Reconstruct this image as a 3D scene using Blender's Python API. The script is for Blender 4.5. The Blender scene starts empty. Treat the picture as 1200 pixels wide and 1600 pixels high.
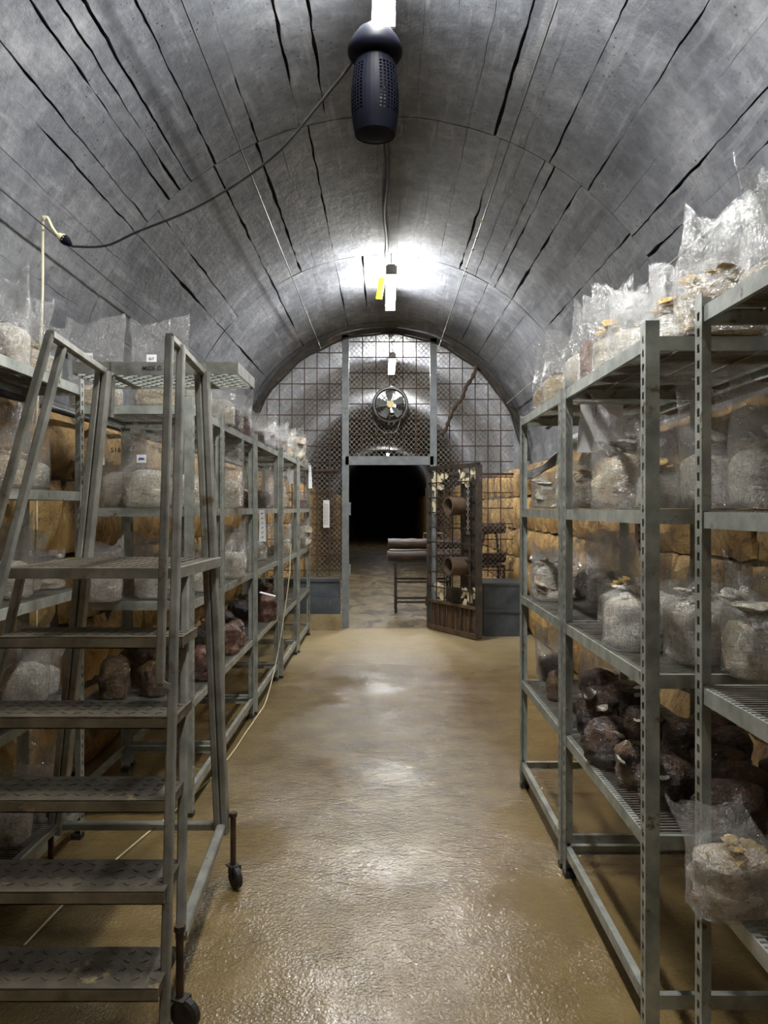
import bpy, math, random
from mathutils import Vector, Matrix, noise as mn
random.seed(7)
PI = math.pi
sc = bpy.context.scene
COL = sc.collection

# ------------------------------------------------------------------ camera, world, exposure
EYE = 1.5
cam_d = bpy.data.cameras.new('camera'); cam = bpy.data.objects.new('camera', cam_d); COL.objects.link(cam)
cam.location = (0, 0, EYE); cam.rotation_euler = (PI/2, 0, 0)
cam_d.sensor_width = 36; cam_d.sensor_fit = 'AUTO'; cam_d.lens = 27.0; cam_d.shift_y = -5/1600
cam_d.clip_start = 0.05; cam_d.clip_end = 200
sc.camera = cam
w = bpy.data.worlds.new('world'); sc.world = w; w.use_nodes = True
w.node_tree.nodes['Background'].inputs[0].default_value = (0.5, 0.55, 0.6, 1)
w.node_tree.nodes['Background'].inputs[1].default_value = 0.0
sc.view_settings.view_transform = 'Standard'; sc.view_settings.look = 'None'
sc.view_settings.gamma = 1.0; sc.view_settings.use_curve_mapping = False
sc.view_settings.exposure = 1.0
LAMP = 130.0            # strength of every tube light's diffuser
cy = sc.cycles
cy.use_denoising = True
cy.max_bounces = 10; cy.diffuse_bounces = 5; cy.glossy_bounces = 4; cy.transparent_max_bounces = 24
cy.transmission_bounces = 6; cy.sample_clamp_indirect = 6.0

def P(px, py, d):      # the point that stands at depth d behind a spot of the 1200x1600 photograph
    return Vector(((px-600)*d/1200, d, EYE-(py-795)*d/1200))
def R(a): return math.radians(a)

# ------------------------------------------------------------------ materials
def mat(name):
    m = bpy.data.materials.new(name); m.use_nodes = True
    nt = m.node_tree; b = nt.nodes['Principled BSDF']
    return m, nt, b
def nd(nt, t, **k):
    n = nt.nodes.new(t)
    for a, v in k.items():
        if a.startswith('i_'):
            key = a[2:]
            n.inputs[int(key) if key.isdigit() else key].default_value = v
        else: setattr(n, a, v)
    return n
def coords(nt, scale=(1, 1, 1), rnd=True):
    tc = nd(nt, 'ShaderNodeTexCoord'); mp = nd(nt, 'ShaderNodeMapping')
    mp.inputs['Scale'].default_value = scale
    nt.links.new(tc.outputs['Object'], mp.inputs['Vector'])
    if rnd:
        oi = nd(nt, 'ShaderNodeObjectInfo'); mu = nd(nt, 'ShaderNodeMath', operation='MULTIPLY', i_1=37.0)
        nt.links.new(oi.outputs['Random'], mu.inputs[0]); nt.links.new(mu.outputs[0], mp.inputs['Location'])
    return mp.outputs['Vector']
def noise_(nt, vec, scale, detail=4, rough=.55, dist=0.0):
    n = nd(nt, 'ShaderNodeTexNoise'); n.inputs['Scale'].default_value = scale; n.inputs['Detail'].default_value = detail
    n.inputs['Roughness'].default_value = rough; n.inputs['Distortion'].default_value = dist
    nt.links.new(vec, n.inputs['Vector']); return n.outputs['Fac']
def ramp(nt, fac, stops, interp='LINEAR'):
    r = nd(nt, 'ShaderNodeValToRGB'); cr = r.color_ramp; cr.interpolation = interp
    while len(cr.elements) > 1: cr.elements.remove(cr.elements[-1])
    for i, (p, c) in enumerate(stops):
        e = cr.elements[0] if i == 0 else cr.elements.new(p)
        e.position = p; e.color = (c[0], c[1], c[2], 1) if hasattr(c, '__len__') else (c, c, c, 1)
    nt.links.new(fac, r.inputs['Fac']); return r.outputs['Color']
def mix(nt, fac, a, b, mode='MIX'):
    n = nd(nt, 'ShaderNodeMix', data_type='RGBA', blend_type=mode)
    for key, v in ((0, fac), (6, a), (7, b)):
        if hasattr(v, 'is_linked') or hasattr(v, 'links'): nt.links.new(v, n.inputs[key])
        elif key == 0: n.inputs[0].default_value = v
        else: n.inputs[key].default_value = (v[0], v[1], v[2], 1)
    return n.outputs[2]
def bump(nt, b, h, strength, dist, prev=None):
    n = nd(nt, 'ShaderNodeBump')
    if hasattr(strength, 'links'): nt.links.new(strength, n.inputs['Strength'])
    else: n.inputs['Strength'].default_value = strength
    n.inputs['Distance'].default_value = dist
    nt.links.new(h, n.inputs['Height'])
    if prev: nt.links.new(prev, n.inputs['Normal'])
    if b: nt.links.new(n.outputs['Normal'], b.inputs['Normal'])
    return n.outputs['Normal']
def setp(b, **k):
    for a, v in k.items():
        b.inputs[a.replace('_', ' ')].default_value = v

def simple(name, c1, c2, scale=12, rough=.5, metal=0.0, bumpd=.002, spots=None, det=6, stretch=(1, 1, 1), rnd=True, spec=.5):
    m, nt, b = mat(name); v = coords(nt, stretch, rnd)
    f = noise_(nt, v, scale, det, .6)
    c = ramp(nt, f, [(.32, c1), (.68, c2)])
    if spots:
        f2 = noise_(nt, v, spots[1], 5, .65)
        c = mix(nt, ramp(nt, f2, [(spots[2], 0), (spots[2]+.08, 1)]), c, spots[0])
    nt.links.new(c, b.inputs['Base Color'])
    setp(b, Roughness=rough, Metallic=metal); b.inputs['Specular IOR Level'].default_value = spec
    if bumpd: bump(nt, b, noise_(nt, v, scale*3, 5, .6), .5, bumpd)
    return m

def concrete():
    m, nt, b = mat('vault_concrete'); v = coords(nt, rnd=False)
    vs = coords(nt, (1, .12, 1), rnd=False)
    f1 = noise_(nt, v, 1.6, 9, .68, .4); f2 = noise_(nt, v, 11, 8, .72); f3 = noise_(nt, vs, 16, 5, .6)
    c = ramp(nt, f1, [(.32, (.058, .062, .074)), (.50, (.122, .128, .145)), (.68, (.215, .219, .232))])
    c = mix(nt, ramp(nt, f2, [(.34, .6), (.54, 0)]), c, (.045, .048, .056))
    c = mix(nt, ramp(nt, f2, [(.57, 0), (.72, .45)]), c, (.33, .33, .34))
    c = mix(nt, ramp(nt, f3, [(.56, 0), (.70, .45)]), c, (.32, .32, .33))
    c = mix(nt, ramp(nt, f3, [(.25, .5), (.42, 0)]), c, (.08, .082, .085))
    vo = nd(nt, 'ShaderNodeTexVoronoi'); vo.inputs['Scale'].default_value = 26; nt.links.new(v, vo.inputs['Vector'])
    fm = noise_(nt, v, 2.3, 3, .5)
    pit = mix(nt, ramp(nt, fm, [(.5, 0), (.62, 1)]), (0, 0, 0), ramp(nt, vo.outputs['Distance'], [(.10, 1), (.2, 0)]))
    c = mix(nt, pit, c, (.04, .04, .045))
    oi = nd(nt, 'ShaderNodeObjectInfo')
    c = mix(nt, .55, c, ramp(nt, oi.outputs['Random'], [(0, .86), (1, 1.08)]), 'MULTIPLY')
    nt.links.new(c, b.inputs['Base Color']); setp(b, Roughness=.62)
    n1 = bump(nt, None, noise_(nt, v, 12, 8, .70), .7, .016)
    n2 = bump(nt, None, f3, .35, .01, n1)
    inv = nd(nt, 'ShaderNodeInvert'); nt.links.new(pit, inv.inputs['Color'])
    bump(nt, b, inv.outputs['Color'], .4, .008, n2)
    return m
def stone_mat():
    m, nt, b = mat('ochre_stone'); v = coords(nt, rnd=False)
    oi = nd(nt, 'ShaderNodeObjectInfo')
    f1 = noise_(nt, v, 3.2, 8, .65, .6); f2 = noise_(nt, v, 17, 8, .7)
    c = ramp(nt, f1, [(.33, (.10, .055, .022)), (.46, (.32, .19, .065)), (.60, (.52, .34, .125)), (.78, (.60, .45, .23))])
    c = mix(nt, ramp(nt, f2, [(.30, .8), (.46, 0)]), c, (.06, .037, .018))
    c = mix(nt, .8, c, ramp(nt, oi.outputs['Random'], [(0, (.75, .72, .7)), (.6, (1, 1, 1)), (1, (1.1, 1.05, .9))]), 'MULTIPLY')
    nt.links.new(c, b.inputs['Base Color']); setp(b, Roughness=.8)
    n1 = bump(nt, None, f1, .8, .05); bump(nt, b, f2, .8, .02, n1)
    return m
def floor_mat():
    m, nt, b = mat('wet_concrete_floor'); v = coords(nt, rnd=False)
    big = noise_(nt, v, .75, 5, .6, .4); mid = noise_(nt, v, 4.0, 7, .62); fine = noise_(nt, v, 60, 5, .6)
    c = ramp(nt, mid, [(.28, (.145, .098, .037)), (.5, (.215, .15, .060)), (.7, (.285, .205, .09))])
    c = mix(nt, ramp(nt, big, [(.35, .55), (.6, 0)]), c, (.175, .122, .05))
    c = mix(nt, ramp(nt, fine, [(.28, .5), (.42, 0)]), c, (.09, .06, .03))
    sep = nd(nt, 'ShaderNodeSeparateXYZ'); nt.links.new(v, sep.inputs[0])
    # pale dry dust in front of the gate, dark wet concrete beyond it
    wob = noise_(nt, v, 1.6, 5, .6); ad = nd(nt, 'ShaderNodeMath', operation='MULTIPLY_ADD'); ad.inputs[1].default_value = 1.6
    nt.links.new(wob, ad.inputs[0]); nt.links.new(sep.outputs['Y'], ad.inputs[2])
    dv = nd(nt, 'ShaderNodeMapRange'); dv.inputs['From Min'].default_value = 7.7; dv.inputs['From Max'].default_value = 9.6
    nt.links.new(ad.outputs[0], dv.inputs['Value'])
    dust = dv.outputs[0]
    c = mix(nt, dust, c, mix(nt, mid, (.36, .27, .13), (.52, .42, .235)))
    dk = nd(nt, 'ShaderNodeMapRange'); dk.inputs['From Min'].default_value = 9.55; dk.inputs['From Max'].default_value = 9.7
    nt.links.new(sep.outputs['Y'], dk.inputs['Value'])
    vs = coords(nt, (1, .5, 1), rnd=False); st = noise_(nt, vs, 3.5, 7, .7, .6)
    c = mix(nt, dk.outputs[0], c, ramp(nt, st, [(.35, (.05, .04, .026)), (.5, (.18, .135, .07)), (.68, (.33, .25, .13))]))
    nt.links.new(c, b.inputs['Base Color'])
    r = ramp(nt, big, [(.38, .13), (.62, .27)])
    r = mix(nt, dust, r, (.75, .75, .75)); r = mix(nt, dk.outputs[0], r, (.55, .55, .55))
    nt.links.new(r, b.inputs['Roughness']); b.inputs['Specular IOR Level'].default_value = .55
    n1 = bump(nt, None, mid, .3, .025)
    gr = noise_(nt, v, 85, 3, .55)
    n2 = bump(nt, None, gr, ramp(nt, noise_(nt, v, 1.3, 4, .6), [(.36, .2), (.56, 1)]), .0050, n1)
    n3 = bump(nt, b, noise_(nt, v, 26, 4, .6), .35, .008, n2)
    b.inputs['Coat Weight'].default_value = .7; b.inputs['Coat Roughness'].default_value = .10; nt.links.new(n3, b.inputs['Coat Normal'])
    return m
def film_mat(name, tint, lo, hi):
    m = bpy.data.materials.new(name); m.use_nodes = True; nt = m.node_tree; nt.nodes.clear()
    out = nd(nt, 'ShaderNodeOutputMaterial'); v = coords(nt)
    tr = nd(nt, 'ShaderNodeBsdfTransparent'); tr.inputs[0].default_value = (.97, .97, .97, 1)
    vz = coords(nt, (1.25, 1.25, .55))
    f1 = noise_(nt, v, 10, 5, .6, 1.2); f2 = noise_(nt, vz, 24, 4, .6, 2.0); f3 = noise_(nt, v, 38, 3, .55, 2.5)
    def crease(f, wd):                  # sharp folds where a noise crosses its middle
        a = nd(nt, 'ShaderNodeMath', operation='SUBTRACT', i_1=.5); nt.links.new(f, a.inputs[0])
        b_ = nd(nt, 'ShaderNodeMath', operation='ABSOLUTE'); nt.links.new(a.outputs[0], b_.inputs[0])
        return ramp(nt, b_.outputs[0], [(0, 1), (wd, 0)])
    k1 = crease(f2, .10); k2 = crease(f3, .12)
    n1 = bump(nt, None, f1, .8, .05); n2 = bump(nt, None, k1, .8, .012, n1)
    n3 = bump(nt, None, k2, .7, .006, n2)
    # crumpled sheet: a thin milky haze, clear between, glossy over all
    tl = nd(nt, 'ShaderNodeBsdfTranslucent'); tl.inputs[0].default_value = (*tint, 1); nt.links.new(n3, tl.inputs['Normal'])
    df = nd(nt, 'ShaderNodeBsdfDiffuse'); df.inputs[0].default_value = (*tint, 1); nt.links.new(n3, df.inputs['Normal'])
    hz = nd(nt, 'ShaderNodeMixShader', i_0=.45); nt.links.new(df.outputs[0], hz.inputs[1]); nt.links.new(tl.outputs[0], hz.inputs[2])
    cr = ramp(nt, crease(f2, .035), [(0, 0), (1, hi)])
    ha = ramp(nt, f1, [(.44, lo), (.74, hi*.6)])
    hs = nd(nt, 'ShaderNodeMath', operation='ADD', use_clamp=True); nt.links.new(cr, hs.inputs[0]); nt.links.new(ha, hs.inputs[1])
    m1 = nd(nt, 'ShaderNodeMixShader'); nt.links.new(hs.outputs[0], m1.inputs[0]); nt.links.new(tr.outputs[0], m1.inputs[1]); nt.links.new(hz.outputs[0], m1.inputs[2])
    gl = nd(nt, 'ShaderNodeBsdfGlossy'); gl.inputs['Roughness'].default_value = .19; gl.inputs[0].default_value = (1, 1, 1, 1); nt.links.new(n3, gl.inputs['Normal'])
    fr = nd(nt, 'ShaderNodeLayerWeight'); fr.inputs['Blend'].default_value = .30; nt.links.new(n3, fr.inputs['Normal'])
    fa = nd(nt, 'ShaderNodeMath', operation='MULTIPLY_ADD', use_clamp=True); fa.inputs[1].default_value = .42; fa.inputs[2].default_value = .06
    nt.links.new(fr.outputs['Facing'], fa.inputs[0])
    m2 = nd(nt, 'ShaderNodeMixShader'); nt.links.new(fa.outputs[0], m2.inputs[0]); nt.links.new(m1.outputs[0], m2.inputs[1]); nt.links.new(gl.outputs[0], m2.inputs[2])
    nt.links.new(m2.outputs[0], out.inputs['Surface'])
    return m
def substrate(name, pale, midc, dark, t0=.38, gloss=.6):
    m, nt, b = mat(name); v = coords(nt); vs = coords(nt, (1, 1, 3.2))
    f1 = noise_(nt, v, 9, 6, .6, .5); f2 = noise_(nt, vs, 26, 5, .62, .8)
    c = ramp(nt, f1, [(t0-.1, dark), (t0+.06, midc), (t0+.24, pale)])
    c = mix(nt, ramp(nt, f2, [(.30, .65), (.45, 0)]), c, dark)
    nt.links.new(c, b.inputs['Base Color']); setp(b, Roughness=.36)
    b.inputs['Coat Weight'].default_value = gloss; b.inputs['Coat Roughness'].default_value = .14
    vw = coords(nt, (.8, .8, 2.4)); w1 = noise_(nt, vw, 16, 4, .6, 2.2)
    a = nd(nt, 'ShaderNodeMath', operation='SUBTRACT', i_1=.5); nt.links.new(w1, a.inputs[0])
    ab = nd(nt, 'ShaderNodeMath', operation='ABSOLUTE'); nt.links.new(a.outputs[0], ab.inputs[0])
    n0 = bump(nt, None, ramp(nt, ab.outputs[0], [(0, 1), (.12, 0)]), .9, .012)
    n1 = bump(nt, None, f2, .8, .016, n0); bump(nt, b, noise_(nt, v, 60, 4, .6), .5, .006, n1)
    nt.links.new(n1, b.inputs['Coat Normal'])
    return m
def emit(name, col, s):
    m = bpy.data.materials.new(name); m.use_nodes = True; nt = m.node_tree; nt.nodes.clear()
    o = nd(nt, 'ShaderNodeOutputMaterial'); e = nd(nt, 'ShaderNodeEmission'); e.inputs[0].default_value = (*col, 1); e.inputs[1].default_value = s
    nt.links.new(e.outputs[0], o.inputs[0]); return m

M = dict(
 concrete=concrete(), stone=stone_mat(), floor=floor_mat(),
 joint=simple('dark_joint', (.012, .012, .013), (.03, .03, .03), 20, .9),
 mortar=simple('dark_mortar', (.03, .02, .012), (.09, .06, .03), 12, .95, bumpd=.01, rnd=False),
 zinc=simple('galvanised_steel', (.24, .26, .235), (.52, .545, .50), 11, .40, .45, .0015, ((.17, .12, .065), 13, .61), det=9),
 zincdark=simple('dull_shelf_wire', (.15, .145, .125), (.30, .29, .25), 20, .45, .5, .001, ((.10, .06, .03), 8, .58)),
 ladder=simple('worn_ladder_steel', (.15, .15, .13), (.36, .36, .325), 9, .46, .4, .0018, ((.15, .11, .07), 12, .60), det=9),
 treadlip=simple('lit_scuffed_edge', (.13, .12, .09), (.30, .275, .215), 10, .5, .3, .003, ((.44, .35, .20), 9, .66), det=9),  # scuffs, on a base kept paler because the front lips catch the light
 tread=simple('shaded_grimy_tread', (.062, .052, .036), (.135, .115, .082), 11, .5, .2, .008, ((.42, .33, .18), 7, .66), det=9),  # brown grime, with the shade on the tread tops put into the colour
 rust=simple('rusty_bar', (.035, .024, .018), (.11, .065, .04), 14, .75, .2, .003),
 paint=simple('blue_grey_painted_steel', (.15, .17, .185), (.25, .27, .28), 10, .5, .1, .002, ((.10, .065, .04), 5, .64)),
 plinth=simple('blue_painted_concrete', (.035, .045, .058), (.085, .10, .12), 5, .6, 0, .006, ((.22, .19, .13), 4, .66), rnd=False),
 footing=simple('sandy_concrete', (.22, .17, .09), (.40, .32, .18), 7, .75, 0, .006, rnd=False),
 chainlink=simple('dull_fence_wire', (.22, .20, .17), (.40, .37, .31), 20, .5, .5, 0),
 gatedark=simple('dark_gate_steel', (.022, .02, .018), (.07, .055, .042), 9, .6, .3, .003, ((.16, .085, .045), 6, .60)),
 rustsheet=simple('rusted_sheet', (.045, .03, .02), (.17, .095, .05), 7, .7, .2, .004),
 clay=simple('terracotta_pipe_mat', (.05, .035, .025), (.13, .08, .048), 9, .7, 0, .004),
 peel=simple('peeling_cream_plastic', (.55, .46, .28), (.80, .72, .50), 12, .6),
 bark=simple('wet_log_bark', (.020, .012, .009), (.075, .042, .032), 10, .45, 0, .02, ((.30, .20, .16), 12, .66), stretch=(.35, 1, 1)),
 logend=simple('log_end_grain', (.10, .06, .04), (.22, .14, .09), 14, .7),
 black=simple('black_plastic', (.004, .0045, .009), (.009, .010, .017), 8, .5, 0, .0005, spec=.06),
 rubber=simple('black_rubber', (.012, .012, .012), (.035, .03, .027), 10, .6),
 cable=simple('dark_cable', (.02, .02, .022), (.05, .05, .052), 14, .5),
 wire=simple('steel_wire', (.05, .05, .052), (.12, .12, .12), 14, .45, .5, 0),
 cord=simple('cream_cord', (.60, .54, .34), (.78, .72, .50), 20, .55, 0, 0),
 paper=simple('white_paper', (.66, .66, .68), (.80, .80, .80), 6, .7, 0, .001),
 paperpink=simple('pinkish_paper', (.55, .44, .42), (.68, .60, .57), 9, .7, 0, .001),
 ink=simple('dark_ink', (.03, .03, .035), (.06, .06, .07), 20, .7, 0, 0),
 blueink=simple('blue_ink', (.03, .05, .30), (.06, .09, .42), 20, .7, 0, 0),
 yellow=simple('yellow_plastic', (.86, .78, .02), (.92, .86, .05), 9, .5, 0, 0),
 whiteplastic=simple('white_plastic', (.72, .72, .70), (.80, .80, .78), 9, .35, 0, 0),
 greypipe=simple('grey_pipe_mat', (.16, .17, .175), (.26, .27, .27), 6, .5, 0, .001),
 chrome=simple('bright_fan_metal', (.45, .45, .44), (.65, .65, .62), 9, .3, .8, 0),
 fanring=simple('fan_ring_metal', (.14, .145, .145), (.26, .265, .26), 9, .35, .6, 0),
 brass=simple('yellowed_hub', (.36, .30, .13), (.50, .42, .20), 9, .4, .3, 0),
 film=film_mat('clear_film', (.88, .88, .88), .025, .34),
 filmgrey=film_mat('smoky_film', (.62, .60, .57), .07, .40),
 subwhite=substrate('white_mycelium_block', (.92, .87, .76), (.74, .65, .49), (.24, .155, .08), .33),
 subtan=substrate('tan_mycelium_block', (.88, .79, .60), (.64, .48, .27), (.20, .11, .05), .36),
 subbrown=substrate('red_brown_block', (.66, .50, .40), (.22, .10, .065), (.07, .03, .02), .50),
 subdark=substrate('black_brown_block', (.17, .095, .055), (.06, .03, .018), (.016, .009, .006), .46),
 subpatch=substrate('mottled_brown_block', (.40, .27, .13), (.15, .085, .04), (.05, .028, .015), .44),
 cauli=substrate('pale_lumpy_growth', (.88, .78, .64), (.72, .54, .36), (.32, .18, .09), .33),
 ochre=substrate('ochre_fruiting', (.74, .56, .24), (.62, .40, .12), (.34, .18, .05), .34, .0),
 cream=substrate('cream_mushroom', (.82, .77, .66), (.72, .64, .50), (.42, .32, .20), .22, .0),
 shroom=substrate('brown_white_mushroom', (.70, .58, .44), (.45, .30, .19), (.2, .11, .07), .30, .0),
 lamp=emit('lit_diffuser', (1.0, 1.0, .97), LAMP),
 farlamp=emit('far_lit_diffuser', (1.0, .98, .94), LAMP*.28),
)

# ------------------------------------------------------------------ mesh helpers
class MB:
    def __init__(s): s.v = []; s.f = []
    def add(s, vs, fs):
        o = len(s.v); s.v += [tuple(x) for x in vs]; s.f += [tuple(i+o for i in f) for f in fs]; return s
    def box(s, c, d, rot=None):
        c = Vector(c); h = Vector(d)/2
        pts = [Vector((sx*h.x, sy*h.y, sz*h.z)) for sx in (-1, 1) for sy in (-1, 1) for sz in (-1, 1)]
        if rot is not None: pts = [rot @ p for p in pts]
        return s.add([c+p for p in pts], [(0, 1, 3, 2), (4, 6, 7, 5), (0, 4, 5, 1), (2, 3, 7, 6), (0, 2, 6, 4), (1, 5, 7, 3)])
    def span(s, lo, hi): return s.box([(a+b)/2 for a, b in zip(lo, hi)], [abs(b-a) for a, b in zip(lo, hi)])
    def beam(s, a, b, w, h=None, up=(0, 0, 1), bevel=0):
        a = Vector(a); b = Vector(b); h = h or w; z = (b-a).normalized(); u = Vector(up)
        if abs(z.dot(u)) > .95: u = Vector((0, 1, 0))
        x = z.cross(u).normalized(); y = x.cross(z).normalized()
        vs = []
        k = min(w, h)*.16
        prof = [(-w/2+k, -h/2), (w/2-k, -h/2), (w/2, -h/2+k), (w/2, h/2-k), (w/2-k, h/2), (-w/2+k, h/2), (-w/2, h/2-k), (-w/2, -h/2+k)] if bevel else [(-w/2, -h/2), (w/2, -h/2), (w/2, h/2), (-w/2, h/2)]
        for p in (a, b): vs += [p+x*i+y*j for i, j in prof]
        n = len(prof)
        fs = [(i, (i+1) % n, n+(i+1) % n, n+i) for i in range(n)] + [tuple(range(n))[::-1], tuple(range(n, 2*n))]
        return s.add(vs, fs)
    def tube(s, pts, r, n=8, cap=True):
        pts = [Vector(p) for p in pts]; rs = r if hasattr(r, '__len__') else [r]*len(pts)
        vs = []; N = len(pts)
        t0 = (pts[1]-pts[0]).normalized(); ref = Vector((0, 0, 1)) if abs(t0.z) < .9 else Vector((1, 0, 0))
        x = t0.cross(ref).normalized()
        for i, p in enumerate(pts):
            t = (pts[min(i+1, N-1)]-pts[max(i-1, 0)]).normalized()
            x = (x-t*x.dot(t)).normalized(); y = t.cross(x)
            vs += [p+(x*math.cos(a)+y*math.sin(a))*rs[i] for a in [2*PI*k/n for k in range(n)]]
        fs = [(i*n+k, i*n+(k+1) % n, (i+1)*n+(k+1) % n, (i+1)*n+k) for i in range(N-1) for k in range(n)]
        if cap: fs += [tuple(range(n))[::-1], tuple(range((N-1)*n, N*n))]
        return s.add(vs, fs)
    def lathe(s, prof, n=20, mtx=None):
        vs = []
        for r, z in prof:
            for k in range(n):
                p = Vector((r*math.cos(2*PI*k/n), r*math.sin(2*PI*k/n), z)); vs.append(mtx @ p if mtx else p)
        L = len(prof)
        fs = [(i*n+k, i*n+(k+1) % n, (i+1)*n+(k+1) % n, (i+1)*n+k) for i in range(L-1) for k in range(n)]
        return s.add(vs, fs)
    def ring(s, c, rad, r, axis='Y', n=32, m=8):
        pts = []
        vs = []
        for i in range(n):
            a = 2*PI*i/n
            for k in range(m):
                b = 2*PI*k/m; q = rad+r*math.cos(b); o = r*math.sin(b)
                p = (q*math.cos(a), o, q*math.sin(a)) if axis == 'Y' else ((q*math.cos(a), q*math.sin(a), o) if axis == 'Z' else (o, q*math.cos(a), q*math.sin(a)))
                vs.append(Vector(c)+Vector(p))
        fs = [(i*m+k, i*m+(k+1) % m, ((i+1) % n)*m+(k+1) % m, ((i+1) % n)*m+k) for i in range(n) for k in range(m)]
        return s.add(vs, fs)
    def mesh(s, name, material, smooth=False):
        me = bpy.data.meshes.new(name); me.from_pydata(s.v, [], s.f); me.validate(); me.update()
        import bmesh
        b = bmesh.new(); b.from_mesh(me); bmesh.ops.recalc_face_normals(b, faces=b.faces); b.to_mesh(me); b.free()
        if smooth:
            me.polygons.foreach_set('use_smooth', [True]*len(me.polygons)); me.set_sharp_from_angle(angle=R(50))
        me.materials.append(M[material]); return me
def link(name, me, parent=None, loc=None, rot=None):
    o = bpy.data.objects.new(name, me); COL.objects.link(o)
    if parent: o.parent = parent
    if loc is not None: o.location = loc
    if rot is not None: o.rotation_euler = rot
    return o
def obj(name, mb, material, parent=None, smooth=False, origin=None):
    if origin is not None:
        mb.v = [tuple(Vector(p)-Vector(origin)) for p in mb.v]
    o = link(name, mb.mesh(name, material, smooth), parent)
    if origin is not None: o.location = origin
    return o
def tag(o, label, cat, group=None, kind=None):
    if label: o['label'] = label
    if cat: o['category'] = cat
    if group: o['group'] = group
    if kind: o['kind'] = kind
    return o
def thing(name, label, cat, loc=(0, 0, 0), rz=0, group=None):
    o = bpy.data.objects.new(name, None); COL.objects.link(o); o.empty_display_size = .05
    o.location = loc; o.rotation_euler = (0, 0, rz); return tag(o, label, cat, group)
def part(name, mb, material, parent, smooth=False, label=None):
    # mesh given in world coordinates, parent an Empty anywhere: keep it in place
    mt = Matrix.LocRotScale(parent.location, parent.rotation_euler, None).inverted()
    mb.v = [tuple(mt @ Vector(p)) for p in mb.v]
    o = link(name, mb.mesh(name, material, smooth), parent)
    if label: o['label'] = label
    return o
def text(name, body, size, material, parent, mtx, ext=.0006, label=None):
    c = bpy.data.curves.new(name, 'FONT'); c.body = body; c.size = size; c.extrude = ext; c.align_x = 'CENTER'; c.align_y = 'CENTER'
    c.resolution_u = 3; c.offset = size*.012; c.materials.append(M[material])
    tmp = bpy.data.objects.new(name, c); COL.objects.link(tmp); bpy.context.view_layer.update()
    me = bpy.data.meshes.new_from_object(tmp.evaluated_get(bpy.context.evaluated_depsgraph_get()))
    bpy.data.objects.remove(tmp); bpy.data.curves.remove(c)
    o = bpy.data.objects.new(name, me); COL.objects.link(o); o.parent = parent; o.matrix_local = mtx
    if label: o['label'] = label
    return o
FACE = Matrix.Rotation(PI/2, 4, 'X')       # text that looks towards the camera end (-Y)
def bez(pts, n=10):                        # smooth polyline through points
    out = []; P_ = [Vector(p) for p in pts]
    for i in range(len(P_)-1):
        p0 = P_[max(i-1, 0)]; p1 = P_[i]; p2 = P_[i+1]; p3 = P_[min(i+2, len(P_)-1)]
        for k in range(n):
            t = k/n
            out.append(.5*((2*p1)+(p2-p0)*t+(2*p0-5*p1+4*p2-p3)*t*t+(3*p1-p0-3*p2+p3)*t**3))
    out.append(P_[-1]); return out

# ------------------------------------------------------------------ the setting
RV, ZC = 1.85, 1.95            # vault radius and height of its centre
WX = 1.72                      # stone walls
Y0, Y1, YG = -4.0, 48.0, 9.73
def struct(name, mb, material, smooth=False):
    o = obj(name, mb, material, None, smooth); o['kind'] = 'structure'; return o
fl = MB(); N = 40
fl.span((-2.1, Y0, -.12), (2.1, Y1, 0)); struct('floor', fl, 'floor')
def vp(phi, r, y): return Vector((r*math.sin(phi), y, ZC+r*math.cos(phi)))
PH = R(91.5)
cl = MB(); n = 60
vs = []; ys = [Y0, 9.6, 20, Y1]
for y in ys:
    vs += [vp(-PH+2*PH*k/n, RV+.035, y) for k in range(n+1)]
fs = [(i*(n+1)+k, i*(n+1)+k+1, (i+1)*(n+1)+k+1, (i+1)*(n+1)+k) for i in range(len(ys)-1) for k in range(n)]
cl.add(vs, fs)
vs = [v+(Vector(v)-Vector((0, v[1], ZC))).normalized()*.1 for v in [Vector(q) for q in vs]]
cl.add(vs, [f[::-1] for f in fs])
ceiling = struct('ceiling', cl, 'joint', True)
def ang(px, py):               # angle of the ceiling joint that runs through a spot of the photograph
    u = (px-600)/(795-py); c = ZC-EYE
    a = 1+u*u; h = (c+math.sqrt(c*c-a*(c*c-RV*RV)))/a
    return math.atan2(u*h, h-c)
dark2 = sorted([ang(*q) for q in ((712, 40), (832, 10), (905, 5), (980, 2), (1107, 2), (1197, 225), (0, 65), (47, 0), (90, 0), (130, 0), (212, 0), (350, 70), (425, 0), (480, 0), (15, 145), (1010, 345))])
dark3 = sorted([ang(*q) for q in ((785, 210), (870, 255), (895, 310), (1115, 220), (395, 210), (330, 250), (480, 190), (270, 360), (210, 360), (815, 330))])
def wid(a, y): return max(.04, .45+1.3*mn.noise((a*40, y*1.5, 3))+.5*mn.noise((a*40, y*8, 7)))
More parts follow.
